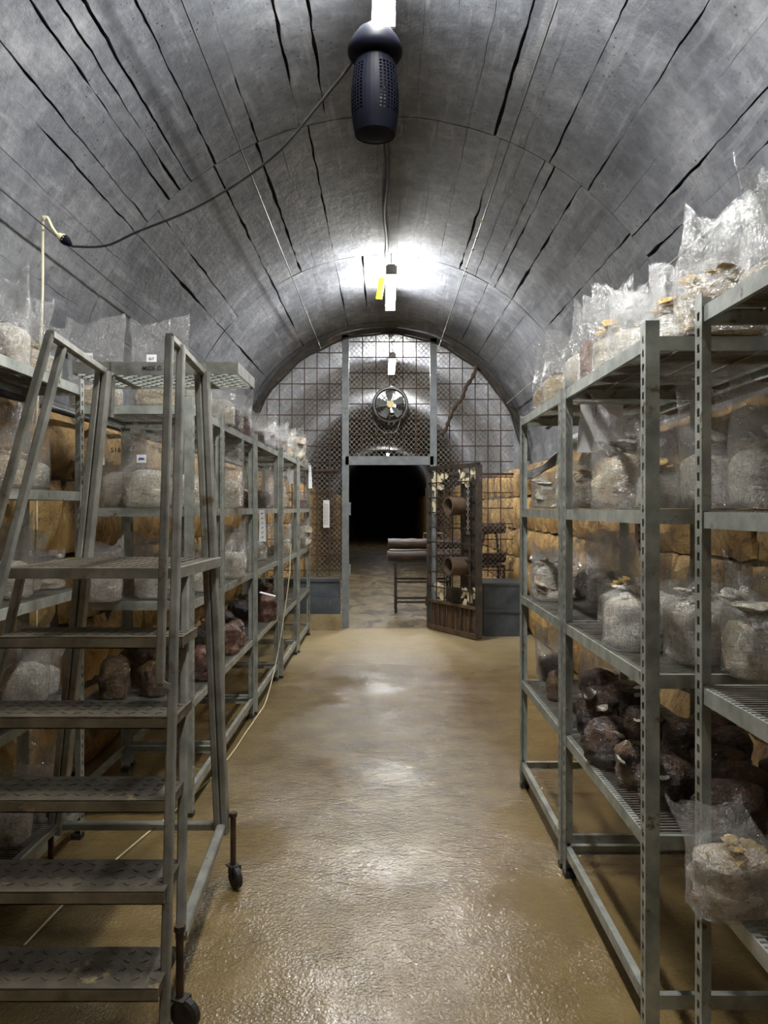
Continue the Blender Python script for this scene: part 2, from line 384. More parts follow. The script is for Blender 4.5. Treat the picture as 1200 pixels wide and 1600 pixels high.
def panel_ring(y0, y1, darks, seed, nl=20, fine=True):
    rnd = random.Random(seed)
    edges = [(-PH, .004)] ; ws = []
    a = -PH
    cuts = sorted([(d, .0035+.0035*rnd.random()) for d in darks])
    allc = list(cuts)
    # thin board joints fill the space between the strong dark ones
    lo = -PH
    full = []
    for d, g in cuts + [(PH, .003)]:
        k = max(1, round((d-lo)/.10))
        for i in range(1, k): full.append((lo+(d-lo)*i/k+rnd.uniform(-.012, .012), .0002+.0011*rnd.random()**2))
        full.append((d, g)); lo = d
    full = [(-PH, .003)] + full
    for (a0, g0), (a1, g1) in zip(full[:-1], full[1:]):
        dr = rnd.uniform(-.0016, .0016); m = 4
        mb = MB(); vs = []
        s0, s1 = rnd.random()*50, rnd.random()*50
        yy0 = y0+.006; yy1 = y1-.006
        for i in range(nl+1):
            y = yy0+(yy1-yy0)*i/nl
            # the gaps wander, and close towards the ends
            e0 = a0+g0*wid(a0, y) + (.0040*mn.noise((a0*9, y*5, 1))+.0022*mn.noise((a0*9, y*19, 6)))
            e1 = a1-g1*wid(a1, y) + (.0040*mn.noise((a1*9, y*5, 1))+.0022*mn.noise((a1*9, y*19, 6)))
            for k in range(m+1):
                t = k/m; ph = e0+(e1-e0)*t
                r = RV+dr+.003*mn.noise((ph*14, y*3.1, seed))
                vs.append(vp(ph, r, y))
            vs.append(vp(e0, RV+.04, y)); vs.append(vp(e1, RV+.04, y))
        W = m+3
        fs = [(i*W+k, i*W+k+1, (i+1)*W+k+1, (i+1)*W+k) for i in range(nl) for k in range(m)]
        fs += [(i*W, (i+1)*W, (i+1)*W+m+1, i*W+m+1) for i in range(nl)]
        fs += [(i*W+m, i*W+m+2, (i+1)*W+m+2, (i+1)*W+m) for i in range(nl)]
        for e in (0, nl): fs.append(tuple([e*W+k for k in range(m+1)]+[e*W+m+2, e*W+m+1]))
        mb.add(vs, fs)
        obj('panel', mb, 'concrete', ceiling, True)
panel_ring(-.3, 2.1, dark2[::3], 3, 10)
panel_ring(2.1, 4.5, dark2, 4, 56)
panel_ring(4.5, 6.95, dark3, 5, 44)
panel_ring(6.95, 9.45, dark3[::2]+[ang(560, 330)], 6, 14)
# the vault beyond the gate, and behind the camera, ring by ring
def ring_shell(y0, y1):
    mb = MB(); n = 36; vs = []
    k2 = 8
    for i in range(k2+1):
        y = y0+.01+(y1-y0-.02)*i/k2
        for k in range(n+1):
            ph = -PH+2*PH*k/n
            vs.append(vp(ph, RV+.012*mn.noise((ph*5, y*1.7, 8)), y))
    o = len(vs)
    mb.add(vs, [(i*(n+1)+k, i*(n+1)+k+1, (i+1)*(n+1)+k+1, (i+1)*(n+1)+k) for i in range(k2) for k in range(n)])
    obj('panel', mb, 'concrete', ceiling, True)
for a, b in ((-4, -.3), (9.45, 12), (12, 14.5), (14.5, 17), (17, 19.5), (19.5, 24), (24, 32), (32, 48)): ring_shell(a, b)

# stone walls: every block a piece of its wall
def stone_wall(name, sgn, seed):
    rnd = random.Random(seed)
    mb = MB(); mb.span((sgn*(WX+.05), Y0, 0), (sgn*(WX+.30), Y1, 2.02)); wall = struct(name, mb, 'mortar')
    zs = [0.0, .44, .86, 1.24, 1.66, 2.04]
    def block(y0, y1, z0, z1, res):
        mb = MB(); nu, nv = res; vs = []; px = rnd.uniform(-.02, .03); s = rnd.random()*90
        for i in range(nu+1):
            for j in range(nv+1):
                u = i/nu; v = j/nv
                e = min(u, 1-u)*(y1-y0); f = min(v, 1-v)*(z1-z0)
                bul = px+.05*min(1, e/.07)**.5*min(1, f/.07)**.5
                y = y0+(y1-y0)*u+.022*mn.noise((s+v*5, u*3, 1)); z = z0+(z1-z0)*v+.024*mn.noise((s+u*6, v*3, 2))
                d = bul+.045*mn.noise((y*3.3, z*4.1, seed+s*.1))+.018*mn.noise((y*11, z*13, s))
                vs.append((sgn*(WX+.06-max(.004, d+.02)), y, max(z, .0)))
        fs = [(i*(nv+1)+j, i*(nv+1)+j+1, (i+1)*(nv+1)+j+1, (i+1)*(nv+1)+j) for i in range(nu) for j in range(nv)]
        # rim back into the mortar
        rim = [i*(nv+1) for i in range(nu+1)]+[nu*(nv+1)+j for j in range(1, nv+1)]+[i*(nv+1)+nv for i in range(nu-1, -1, -1)]+[j for j in range(nv-1, 0, -1)]
        o = len(vs)
        for q in rim: vs.append((sgn*(WX+.10), vs[q][1], vs[q][2]))
        L = len(rim); fs += [(rim[k], rim[(k+1) % L], o+(k+1) % L, o+k) for k in range(L)]
        mb.add(vs, fs); obj('stone', mb, 'stone', wall, True)
    for c in range(5):
        z0, z1 = zs[c], zs[c+1]; y = -.6+rnd.uniform(-.4, .1)
        while y < 16.5:
            L = rnd.uniform(.42, .95)*(1 if y < 9.6 else 1.5)
            block(y+.009, y+L-.009, z0+.011+rnd.uniform(-.01, .01), z1-.011, (7, 4) if y < 9.6 else (4, 3)); y += L
    mb = MB(); mb.span((sgn*(WX+.0), Y0, 0), (sgn*(WX+.06), -.9, 2.04)); obj('stone', mb, 'stone', wall)
    mb = MB(); mb.span((sgn*(WX+.0), 17.6, 0), (sgn*(WX+.06), Y1, 2.04)); obj('stone', mb, 'stone', wall)
stone_wall('wall_left', -1, 11); stone_wall('wall_right', 1, 23)
for name, y in (('wall_back', Y0), ('wall_front', Y1)):
    mb = MB(); mb.span((-2.3, y-.1, -.1), (2.3, y, 4.0)); struct(name, mb, 'mortar')

# ------------------------------------------------------------------ tube lights along the crown
def light_fitting(y0, y1, z, x, label, m='lamp'):
    t = thing('tube_light', label, 'light', (x, (y0+y1)/2, z), 0, 'tube lights along the tunnel crown')
    L = y1-y0; h = L/2
    mb = MB(); mb.box((0, 0, .040), (.064, L*.97, .03)); link('housing', mb.mesh('housing', 'whiteplastic'), t)
    mb = MB(); pr = [(-.044, .025), (.044, .025), (.046, -.005), (.030, -.034), (-.030, -.034), (-.046, -.005)]
    vs = [(a, s*h*.97, b) for s in (-1, 1) for a, b in pr]; k = len(pr)
    mb.add(vs, [(i, (i+1) % k, k+(i+1) % k, k+i) for i in range(k)]+[tuple(range(k)), tuple(range(k, 2*k))])
    link('diffuser', mb.mesh('diffuser', m), t)
    for s in (-1, 1):
        mb = MB(); mb.box((0, s*h*.985, 0), (.096, h*.03, .075)); link('end_cap', mb.mesh('end_cap', 'whiteplastic'), t)
        top = ZC+RV-.01-z
        mb = MB(); mb.tube([(0, s*h*.8, .055), (0, s*h*.8, top)], .004, 6)
        link('hanger', mb.mesh('hanger', 'chrome'), t)
    return t
LZ = 3.60
light_fitting(-2.4, -1.1, LZ, .0, 'white tube light hanging behind the viewer, out of the picture', 'farlamp')
light_fitting(2.05, 3.30, LZ, .0, 'bright white tube light hanging above the black insect trap')
light_fitting(6.75, 8.0, LZ, .065, 'bright white tube light with a yellow tag hanging beside it')
light_fitting(10.55, 11.8, LZ, .115, 'bright white tube light behind the mesh, just above the round fan')
light_fitting(15.2, 16.4, LZ, .19, 'tube light far behind the mesh, seen through the round fan')
light_fitting(28.6, 29.8, LZ, .15, 'tiny far tube light deep in the tunnel beyond the gate', 'farlamp')

# ------------------------------------------------------------------ racks
def slot_post(side, H):
    # an L of two flanges; the flange facing the aisle is pierced with slots
    W, T = .040, .0025; mb = MB()
    s = side                                   # +1: rack to the right of the aisle
    mb.span((0, -T/2, 0), (s*W, T/2, H))       # flange across the aisle
    y0, y1 = 0, W; pitch = .04; nslot = int(H/pitch); zoff = .012
    for x in (0, s*T):
        vs = []; fs = []
        for k in range(nslot):
            z0 = k*pitch; z1 = z0+pitch if k < nslot-1 else H; a0, a1 = z0+.010, z0+.031; b0, b1 = .012, .027
            q = len(vs)
            vs += [(x, y0, z0), (x, y1, z0), (x, y1, z1), (x, y0, z1), (x, b0, a0), (x, b1, a0), (x, b1, a1), (x, b0, a1)]
            fs += [(q, q+1, q+5, q+4), (q+1, q+2, q+6, q+5), (q+2, q+3, q+7, q+6), (q+3, q, q+4, q+7)]
        mb.add(vs, fs)
    mb.add([(0, y1, 0), (s*T, y1, 0), (s*T, y1, H), (0, y1, H)], [(0, 1, 2, 3)])
    return mb
POSTS = {}
def rail_mb(L, axis, s):
    # angle rail .038 high with a top lip, running along axis from the origin
    mb = MB(); h = .038
    if axis == 'Y': mb.span((0, 0, -h), (s*.003, L, .002)); mb.span((s*.003, 0, -.001), (s*.022, L, .002)); mb.span((s*.003, 0, -h), (s*.012, L, -h+.003))
    else: mb.span((0, 0, -h), (L, .003, .002)); mb.span((0, .003, -.001), (L, .022, .002)); mb.span((0, .003, -h), (L, .012, -h+.003))
    return mb
def rack(label, xf, xb, d0, d1, decks, frames, H, side, skew=0.0, two_wide=False):
    t = thing('wire_rack', label, 'rack', (xf, d0, 0), skew, 'galvanised racks along the aisle')
    W = abs(xb-xf); L = d1-d0; s = side
    key = (side, round(H, 3))
    if key not in POSTS: POSTS[key] = slot_post(side, H).mesh('post', 'zinc')
    for x, y, rz, flip in ((0, 0, 0, 1), (0, L, 0, -1), (s*W, 0, PI, -1), (s*W, L, PI, 1)):
        o = link('post', POSTS[key], t, (x, y, 0)); o.scale = (1 if x == 0 else -1, flip if x == 0 else -flip, 1)
        o.scale = (1 if x == 0 else -1, 1 if y == 0 else -1, 1)
        f = MB(); f.span((x-s*.001 if x == 0 else x+s*.001, y-.003 if y == 0 else y+.003, 0), (x+s*.043 if x == 0 else x-s*.043, y+.043 if y == 0 else y-.043, .022))
        link('foot', f.mesh('foot', 'rubber'), t)
    for z in list(decks)+list(frames):
        for x, dr in ((s*.004, s), (s*(W-.004), -s)):
            link('rail', rail_mb(L-.008, 'Y', dr).mesh('rail', 'zinc'), t, (x, .004, z))
        for y, k in ((.006, 1), (L-.006, -1)):
            o = link('rail', rail_mb(W-.03, 'X', 1).mesh('rail', 'zinc'), t, (.015 if s > 0 else -W+.015, y, z)); o.scale = (1, k, 1)
    for z in decks:
        mb = MB(); k = int((L-.05)/.0195); r = .0026
        for i in range(k+1):
            y = .025+(L-.05)*i/k
            mb.box((s*W/2, y, z+.0015), (W-.016, 2*r, 2*r))
        for f in (.02, .27, .5, .73, .98): mb.box((s*(.01+(W-.02)*f), L/2, z-.0035), (.006, L-.03, .005))
        o = link('wire_deck', mb.mesh('wire_deck', 'zincdark'), t); o['kind'] = 'stuff'
    return t
RXF, RXB = .735, 1.315
DK = [1.985, 1.495, 1.03, .575]
rack('grey rack nearest the gate, across the aisle from the step ladder', RXF, RXB, 3.20, 4.157, DK, [.135], 2.0, 1)
rack('grey rack between the gate-end rack and the cropped front rack, dark blocks low', RXF, RXB, 2.16, 3.155, DK, [.125], 2.03, 1)
rack('grey rack cut off by the picture edge, one bag on its low shelf', .786, 1.36, .95, 1.94, [2.0, 1.49, 1.055, .582], [.13], 2.035, 1)
LK = [2.0, 1.5, 1.045, .56]
rack('narrow wall rack behind the step ladder, filled with clear bags', -1.375, -1.665, 1.9, 3.52, [2.055, 1.575, 1.135, .68, .14], [], 2.09, -1)
rack('short grey rack directly behind the step ladder', -.930, -1.50, 3.73, 4.42, LK, [.14], 2.045, -1)
rack('grey rack with paper-tagged red-brown bags, second beyond the step ladder', -.935, -1.50, 4.47, 5.53, LK, [.14], 2.045, -1)
rack('grey rack with the long white paper tag on its corner post', -.925, -1.49, 5.59, 6.74, LK, [.14], 2.045, -1)
rack('grey rack next but one before the gate, cream cord tied on', -.895, -1.46, 6.80, 7.93, LK, [.14], 2.045, -1)
rack('grey rack closest to the mesh screen, beyond the step ladder', -.88, -1.45, 8.0, 9.14, LK, [.14], 2.045, -1)

# ------------------------------------------------------------------ bags and blocks
def sup(a, p=3.0):
    c, s = math.cos(a), math.sin(a); return math.copysign(abs(c)**(2/p), c), math.copysign(abs(s)**(2/p), s)
def block_mesh(name, w, d, h, seed, material, lump=.10, n=22, m=11, lean=0.0):
    mb = MB(); vs = []
    for i in range(m+1):
        t = i/m; z = h*t
        k = (1-max(0, (t-.72)/.28)**2.4*.55)*(1-max(0, (.10-t)/.10)**2*.14)
        for j in range(n):
            a = 2*PI*j/n; cx, sy = sup(a)
            q = 1+lump*mn.noise((cx*1.6+seed, sy*1.6, t*2.6))+lump*.6*mn.noise((cx*4+seed, sy*4, t*7))
            vs.append((cx*w/2*k*q+lean*t*h, sy*d/2*k*q, z*(1+.05*mn.noise((cx*2, sy*2, seed))) if i else 0))
    o = len(vs); vs += [(0, 0, 0), (lean*h, 0, h*1.03)]
    fs = [(i*n+j, i*n+(j+1) % n, (i+1)*n+(j+1) % n, (i+1)*n+j) for i in range(m) for j in range(n)]
    fs += [(j, o, (j+1) % n) for j in range(n)]+[(m*n+j, m*n+(j+1) % n, o+1) for j in range(n)]
    mb.add(vs, fs); return mb.mesh(name, material, True)
def ridge(p): return mn.voronoi(p, distance_metric='DISTANCE', exponent=2)[0]
def film_mesh(name, w, d, h, H, seed, material='film', fan=1.15, lean=(0, 0), ragged=.06, n=52, m=34):
    # hugs the block below h, then gathers into a flattened crumpled sheet up to H
    mb = MB(); vs = []
    for i in range(m+1):
        t = i/m; z = H*t; b = max(0, (z-h*.88)/(H-h*.88)); e = b*b*(3-2*b); e2 = min(1, b*1.6); e2 = e2*e2*(3-2*e2)
        for j in range(n):
            a = 2*PI*j/n; cx, sy = sup(a)
            wx = w/2*1.05*(1-e)+w/2*fan*e; dy = d/2*1.05*(1-e2)+.010*e2
            nz = mn.noise((cx*2.1+seed, sy*2.1, z*9))
            r1 = ridge((cx*2.6+seed, sy*2.6, z*9)); f1 = r1[1]-r1[0]
            r2 = ridge((cx*6+seed, sy*6, z*24)); f2 = r2[1]-r2[0]
            q = 1+.05*nz-.035*(f1-.3)-.020*(f2-.3)
            x = cx*wx*q+lean[0]*e*H; y = sy*dy*q+lean[1]*e*H
            s1 = ridge((x*8+seed, z*4.5, 4)); s2 = ridge((x*24+seed, z*9, 9))
            y += ((s1[0]-.35)*.050+(s2[0]-.35)*.018+mn.noise((x*5+seed, z*3, 2))*.045)*e2
            x += mn.noise((z*7, seed, 3))*.014*e*(1 if cx > 0 else -1)
            zz = z
            if i > 0: zz += e*(ragged*.9*mn.noise((cx*1.2+seed, 2.2, 5))+ragged*.25*mn.noise((cx*6+seed, 2.2, 7))+ragged*.6*(abs(cx)**4-.3))
            vs.append((x, y, max(zz, .001)))
    fs = [(i*n+j, i*n+(j+1) % n, (i+1)*n+(j+1) % n, (i+1)*n+j) for i in range(m) for j in range(n)]
    fs.append(tuple(range(n)))
    mb.add(vs, fs); me = mb.mesh(name, material, True); me.set_sharp_from_angle(angle=R(60)); return me
def cap_lump(mb, c, r, tilt, rz, seed, thick=.45):
    mt = Matrix.Translation(c) @ Matrix.Rotation(rz, 4, 'Z') @ Matrix.Rotation(tilt, 4, 'X')
    n = 12; prof = [(.13, -1.3*thick), (.20, -.8*thick), (.48, -.40*thick), (.92, -.10*thick), (1.0, .10*thick), (.88, .26*thick), (.5, .34*thick), (.02, .22*thick)]
    vs = []
    for q, z in prof:
        for k in range(n):
            a = 2*PI*k/n; f = 1+.34*mn.noise((math.cos(a)*1.7+seed, math.sin(a)*1.7, q*.4)); z2 = z+.22*q*mn.noise((math.cos(a)*1.6, math.sin(a)*1.6, seed))
            vs.append(mt @ Vector((q*r*f*math.cos(a), q*r*f*math.sin(a), z2*r)))
    L = len(prof)
    mb.add(vs, [(i*n+k, i*n+(k+1) % n, (i+1)*n+(k+1) % n, (i+1)*n+k) for i in range(L-1) for k in range(n)]+[tuple(range((L-1)*n, L*n))])
def cluster_mesh(name, w, d, z, count, rmin, rmax, seed, material, up=.03, front=False):
    rnd = random.Random(seed); mb = MB()
    for i in range(count):
        x = rnd.uniform(-.5, .5)*w; y = rnd.uniform(-.5, .5)*d
        if front: y = -d*.5+rnd.uniform(.008, .024); zz = z*rnd.uniform(.15, 1.0)
        else: zz = z+rnd.uniform(-.015, up)
        cap_lump(mb, Vector((x, y, zz)), rnd.uniform(rmin, rmax), rnd.uniform(-.3, .9) if not front else rnd.uniform(.5, 1.2), rnd.uniform(-1, 1), rnd.random()*50, rnd.uniform(.35, .7))
    return mb.mesh(name, material, True)

KITS = {}
def kit(name):
    # each kind of bag: list of (part name, mesh, label)
    if name in KITS: return KITS[name]
    def B(w, d, h, H, seed, bm, fan=1.15, film='film', lean=(0, 0), extra=(), lump=.10, ragged=.06):
        L = [('block', block_mesh('block', w, d, h, seed, bm, lump), None)]
        for e_ in extra: L += e_ if isinstance(e_, list) else [e_]
        L.append(('plastic_film', film_mesh('plastic_film', w, d, h, H, seed, film, fan, lean, ragged), None))
        return L
    oc = lambda w, d, z, c=9, s=1, m='ochre': ('mushroom_cluster', cluster_mesh('mushroom_cluster', w, d, z, c, .018, .034, s, m), None)
    def singles(w, d, z, c, r0, r1, s_, m, up, front):
        out = []
        for q in range(c): out.append(('mushroom', cluster_mesh('mushroom', w, d, z, 1, r0, r1, s_*31+q, m, up, front), None))
        return out
    big = lambda w, d, z, c=6, s=1, m='cream': singles(w, d, z, c, .035, .062, s, m, .05, False)
    frt = lambda w, d, z, c=6, s=1, m='cream': singles(w, d, z, c, .024, .045, s, m, .05, True)
    K = {
     'white':   lambda: B(.19, .15, .19, .40, 1.3, 'subwhite', 1.12),
     'white2':  lambda: B(.20, .16, .17, .36, 5.7, 'subwhite', 1.2, lean=(.12, 0)),
     'pale':    lambda: B(.20, .15, .16, .40, 3.1, 'subtan', 1.2, extra=[oc(.15, .10, .165, 10, 4, 'cream')]),
     'ochre':   lambda: B(.21, .16, .14, .37, 9.2, 'subtan', 1.15, extra=[oc(.17, .12, .15, 14, 6)], lean=(.1, 0)),
     'ochre2':  lambda: B(.20, .16, .15, .34, 12.2, 'subwhite', 1.1, extra=[oc(.16, .12, .16, 12, 16)]),
     'empty':   lambda: B(.21, .16, .10, .42, 14.1, 'subtan', 1.25, ragged=.05),
     'brown':   lambda: B(.17, .14, .16, .30, 17.4, 'subbrown', 1.2),
     'brown2':  lambda: B(.18, .15, .12, .30, 19.4, 'subbrown', 1.1, film='filmgrey'),
     'cap':     lambda: B(.24, .19, .20, .38, 23.9, 'subtan', 1.1, extra=[big(.16, .12, .22, 5, 8), frt(.2, .19, .08, 3, 5)]),
     'bigwhite': lambda: B(.24, .20, .19, .42, 29.3, 'subwhite', 1.2, film='filmgrey', extra=[oc(.18, .14, .2, 10, 21, 'cream')]),
     'fruiting': lambda: B(.19, .17, .17, .30, 33.0, 'subtan', 1.0, extra=[frt(.18, .16, .18, 9, 11), big(.14, .1, .18, 4, 12, 'cream')]),
     'cauli':   lambda: B(.23, .17, .17, .31, 51.0, 'cauli', 1.0, lump=.26, extra=[oc(.16, .12, .165, 9, 61, 'ochre')], lean=(-.25, 0)),
     'slump':   lambda: B(.27, .20, .15, .20, 37.0, 'subtan', .9, extra=[oc(.16, .12, .17, 12, 17)], ragged=.02, lean=(-.5, 0)),
     'slump2':  lambda: B(.26, .21, .17, .22, 41.0, 'subwhite', .9, extra=[oc(.2, .12, .175, 8, 18, 'cream')], ragged=.02, lean=(.3, -.1)),
     'grey':    lambda: B(.20, .17, .13, .30, 44.0, 'subpatch', 1.0, film='filmgrey', ragged=.03),
     'lumpy':   lambda: B(.20, .17, .20, .27, 47.0, 'cream', .95, lump=.22, extra=[oc(.12, .1, .19, 6, 31, 'shroom'), frt(.18, .17, .17, 7, 32, 'shroom')], lean=(-.1, 0)),
    }
    KITS[name] = K[name](); return KITS[name]
BLK = {}
def dblock(k):
    if k not in BLK:
        s = {'d1': ('subdark', .19, .17, .17, 2.2), 'd2': ('subdark', .17, .16, .19, 8.3), 'd3': ('subpatch', .15, .14, .20, 11.1), 'd4': ('subbrown', .16, .15, .19, 15.5), 'd5': ('subdark', .22, .18, .15, 19.9)}[k]
        BLK[k] = block_mesh('mushroom_block', s[1], s[2], s[3], s[4], s[0], .24, 24, 14)
    return BLK[k]

BAGS = []     # (side, level index, row, d, builder)
LOOK = {'white': 'clear bag of white mycelium block', 'white2': 'clear bag of white block, top bent over', 'pale': 'clear bag with cream-topped tan block', 'ochre': 'clear bag topped with ochre growth',
        'ochre2': 'clear bag, white block, ochre top', 'empty': 'mostly empty clear bag, low tan block', 'brown': 'clear bag of red-brown block', 'brown2': 'dull bag of red-brown block',
        'cap': 'wide clear bag with large cream cap', 'bigwhite': 'large hazy bag of big white block', 'fruiting': 'clear bag bursting with cream mushrooms', 'cauli': 'clear bag of pale lumpy growth', 'slump': 'slumped clear bag with ochre growth',
        'slump2': 'slumped shiny bag of white block', 'grey': 'smoky grey bag of mottled block', 'lumpy': 'squat bag of lumpy cream mushrooms'}
ORD = ['', 'first', 'second', 'third', 'fourth', 'fifth', 'sixth', 'seventh', 'eighth', 'ninth', 'tenth', 'eleventh', 'twelfth', 'thirteenth', 'fourteenth', 'fifteenth', 'sixteenth', 'seventeenth', 'eighteenth']
SHELF = ['top shelf', 'second shelf', 'third shelf', 'fourth shelf', 'lowest shelf']
rb = random.Random(99)
def bag(side, lvl, px, x, kind, z, sc_=1.0, hz=1.0, rz=None, row='front', tilt=0.0, label=None):
    d = abs(x)*1200/abs(px-600)
    BAGS.append(dict(side=side, lvl=lvl, row=row, x=x, d=d, kind=kind, z=z, s=sc_, hz=hz, rz=rb.uniform(-.5, .5) if rz is None else rz, tilt=tilt, label=label, block=False))
def blk(side, lvl, px, x, kind, z, sc_=1.0, rz=None, row='front', shroom=0):
    d = abs(x)*1200/abs(px-600)
    BAGS.append(dict(side=side, lvl=lvl, row=row, x=x, d=d, kind=kind, z=z, s=sc_, hz=1, rz=rb.uniform(0, 6) if rz is None else rz, tilt=0, label=None, block=True, shroom=shroom))
ZR = [q+.0065 for q in DK]
# right-hand racks
for a in ((853, .85, 'pale', 1, .95), (882, .86, 'pale', 1.0, .90), (908, .86, 'white2', 1, 1.08), (936, .86, 'brown', 1.1, 1.15), (972, .88, 'ochre2', 1.0, 1.0),
          (1008, .87, 'white', .95, .72), (1058, .95, 'ochre2', 1.05, .85), (1118, .97, 'ochre', 1.15, .92)):
    bag('R', 0, a[0], a[1], a[2], ZR[0], a[3], a[4], rb.uniform(-.9, -.3))
bag('R', 0, 1192, .90, 'empty', 2.0065, 1, .8)
bag('R', 0, 975, 1.13, 'white', ZR[0], 1, .8, row='rear'); bag('R', 0, 1050, 1.15, 'pale', ZR[0], 1, .8, row='rear'); bag('R', 0, 1165, 1.17, 'ochre', ZR[0], 1, .7, row='rear')
for a in ((851, .85, 'fruiting', .85, .8), (904, .85, 'ochre', .92, 1.0), (984, .93, 'cap', 1.08, 1.0), (1052, .98, 'ochre2', .95, .9), (1126, 1.10, 'bigwhite', 1.1, 1.0), (1200, 1.14, 'bigwhite', .95, 1.0)):
    bag('R', 1, a[0], a[1], a[2], ZR[1], a[3], a[4], rb.uniform(-.3, .3))
bag('R', 1, 893, 1.00, 'empty', ZR[1], .9, .72, row='rear'); bag('R', 1, 1012, 1.13, 'empty', ZR[1], 1, .95, row='rear')
for a in ((840, .82, 'fruiting', .95, 1.0), (863, .86, 'lumpy', .95, 1), (940, .87, 'slump', 1.1, 1.0), (1015, .89, 'slump2', 1.05, 1.0), (1112, 1.0, 'slump2', .95, 1.2), (1184, 1.06, 'fruiting', 1, 1)):
    bag('R', 2, a[0], a[1], a[2], ZR[2], a[3], a[4], rb.uniform(-.3, .3))
for a in ((905, 1.02, 'grey', 1.1, 1.1), (955, 1.13, 'grey', 1.15, 1.0), (1004, 1.15, 'empty', 1, .85), (1044, 1.12, 'grey', .82, 1.15), (1128, 1.20, 'grey', 1, .9), (1190, 1.235, 'grey', 1, 1.05)):
    bag('R', 2, a[0], a[1], a[2], ZR[2], a[3], a[4], rb.uniform(-.3, .3), row='rear')
bag('R', 3, 872, .93, 'grey', ZR[3], .95, 1.0, row='rear'); bag('R', 3, 930, 1.12, 'empty', ZR[3], .95, .9, row='rear')
for a in ((874, .845, 'd3', .7, 0), (906, .80, 'd2', 1.05, 2), (958, .825, 'd1', .95, 1), (988, .825, 'd3', .72, 1), (1047, .88, 'd1', .85, 1), (1116, .98, 'd5', .95, 0), (1166, 1.10, 'd5', .9, 0)):
    blk('R', 3, a[0], a[1], a[2], ZR[3], a[3], shroom=a[4])
for a in ((936, 1.0, 'd2', .9), (985, 1.07, 'd5', 1.1), (1004, .99, 'd1', .84), (1060, 1.10, 'd2', .92), (1083, 1.06, 'd5', 1.0), (1100, 1.2, 'd1', 1.0), (1142, 1.20, 'd2', .9), (1188, 1.22, 'd5', .85)):
    blk('R', 3, a[0], a[1], a[2], ZR[3], a[3], row='rear', shroom=1 if a[0] in (1004, 985) else 0)
bag('R', 3, 1143, .795, 'cauli', .5885, .80, 1.0, .15, label='clear bag of pale lumpy growth, alone on the cropped front rack shelf')
# narrow wall rack behind the ladder
for lvl, z, items in ((0, 2.0615, ((6, 'white', 1.0, .95), (44, 'ochre', .95, .98), (76, 'white2', .8, .95))),
                      (1, 1.5815, ((8, 'ochre', 1, .95), (44, 'white', .85, .75))),
                      (2, 1.1415, ((14, 'white', .9, .85), (62, 'ochre', 1.0, .92), (92, 'empty', .75, .7))),
                      (3, .6865, ((38, 'white', .95, .9), (86, 'white2', .85, .85))),
                      (4, .1465, ((20, 'white2', .95, .95), (62, 'pale', .95, .9)))):
    for px, k, s_, h_ in items: bag('W', lvl, px, -1.515 if px > 10 else -1.53, k, z, s_, h_, rb.uniform(-.2, .2))
# left-hand row
ZL = [q+.0065 for q in LK]
bag('L', 0, 150, -1.455, 'empty', ZL[0]+.002, 1.12, .97, .05, label='clear empty-topped bag with a sticker, above the lettered tray by the wall')
bag('L', 0, 250, -1.14, 'empty', ZL[0], 1.15, .95, .0, label='clear square bag with a sticker, above the lettered tray, nearer the aisle')
for a in ((305, -1.03, 'white', .9, .8), (342, -1.0, 'white', .95, .85), (358, -1.01, 'brown', 1, 1), (373, -1.02, 'brown', 1, 1), (389, -1.0, 'brown', 1, .95), (403, -1.0, 'brown2', 1, .9), (414, -1.0, 'brown', 1, .9), (424, -1.0, 'white', .9, .7), (434, -.98, 'brown', 1, .9), (443, -1.0, 'pale', 1, .7), (461, -.98, 'lumpy', 1.15, 1.25), (471, -.965, 'lumpy', .7, .55)):
    bag('L', 0, a[0], a[1], a[2], ZL[0], a[3], a[4])
for a in ((184, -1.36, 'white', 1.12, .9), (247, -1.15, 'white2', 1.15, .95), (294, -1.03, 'white', 1.0, .9), (347, -1.03, 'white', 1.3, .85), (426, -1.0, 'brown2', 1.25, 1.05), (452, -.99, 'pale', 1.1, .9), (471, -.965, 'brown', .9, .75)):
    bag('L', 1, a[0], a[1], a[2], ZL[1], a[3], a[4], rb.uniform(-.15, .15))
blk('L', 1, 378, -1.06, 'd4', ZL[1], .75); 
for a in ((172, -1.36, 'white', .85, .85), (206, -1.30, 'grey', .9, .95), (250, -1.14, 'bigwhite', .95, .8), (296, -1.05, 'white', .9, .8), (360, -1.0, 'white', .95, .95), (379, -1.03, 'pale', .95, .75), (424, -1.0, 'white2', 1.1, .85), (439, -1.03, 'pale', 1, .75), (463, -1.0, 'grey', 1, .9), (471, -.965, 'lumpy', 1.15, 1.3)):
    bag('L', 2, a[0], a[1], a[2], ZL[2], a[3], a[4], rb.uniform(-.15, .15))
for a in ((180, -1.335, 'd3', 1.0), (240, -1.155, 'd3', .85), (318, -.99, 'd4', .95), (353, -1.02, 'd4', 1), (365, -1.02, 'd4', .9), (376, -1.01, 'd4', .85), (413, -1.0, 'd4', 1.15), (428, -1.0, 'd4', 1.1), (447, -1.0, 'd1', .9)):
    blk('L', 3, a[0], a[1], a[2], ZL[3], a[3])
for a in ((212, -1.36, 'd3', .95), (232, -1.25, 'd3', .9), (312, -1.16, 'd2', 1), (345, -1.2, 'd2', 1), (372, -1.22, 'd1', 1), (395, -1.2, 'd5', 1), (418, -1.2, 'd2', 1), (433, -1.2, 'd5', 1.1)):
    blk('L', 3, a[0], a[1], a[2], ZL[3], a[3], row='rear')

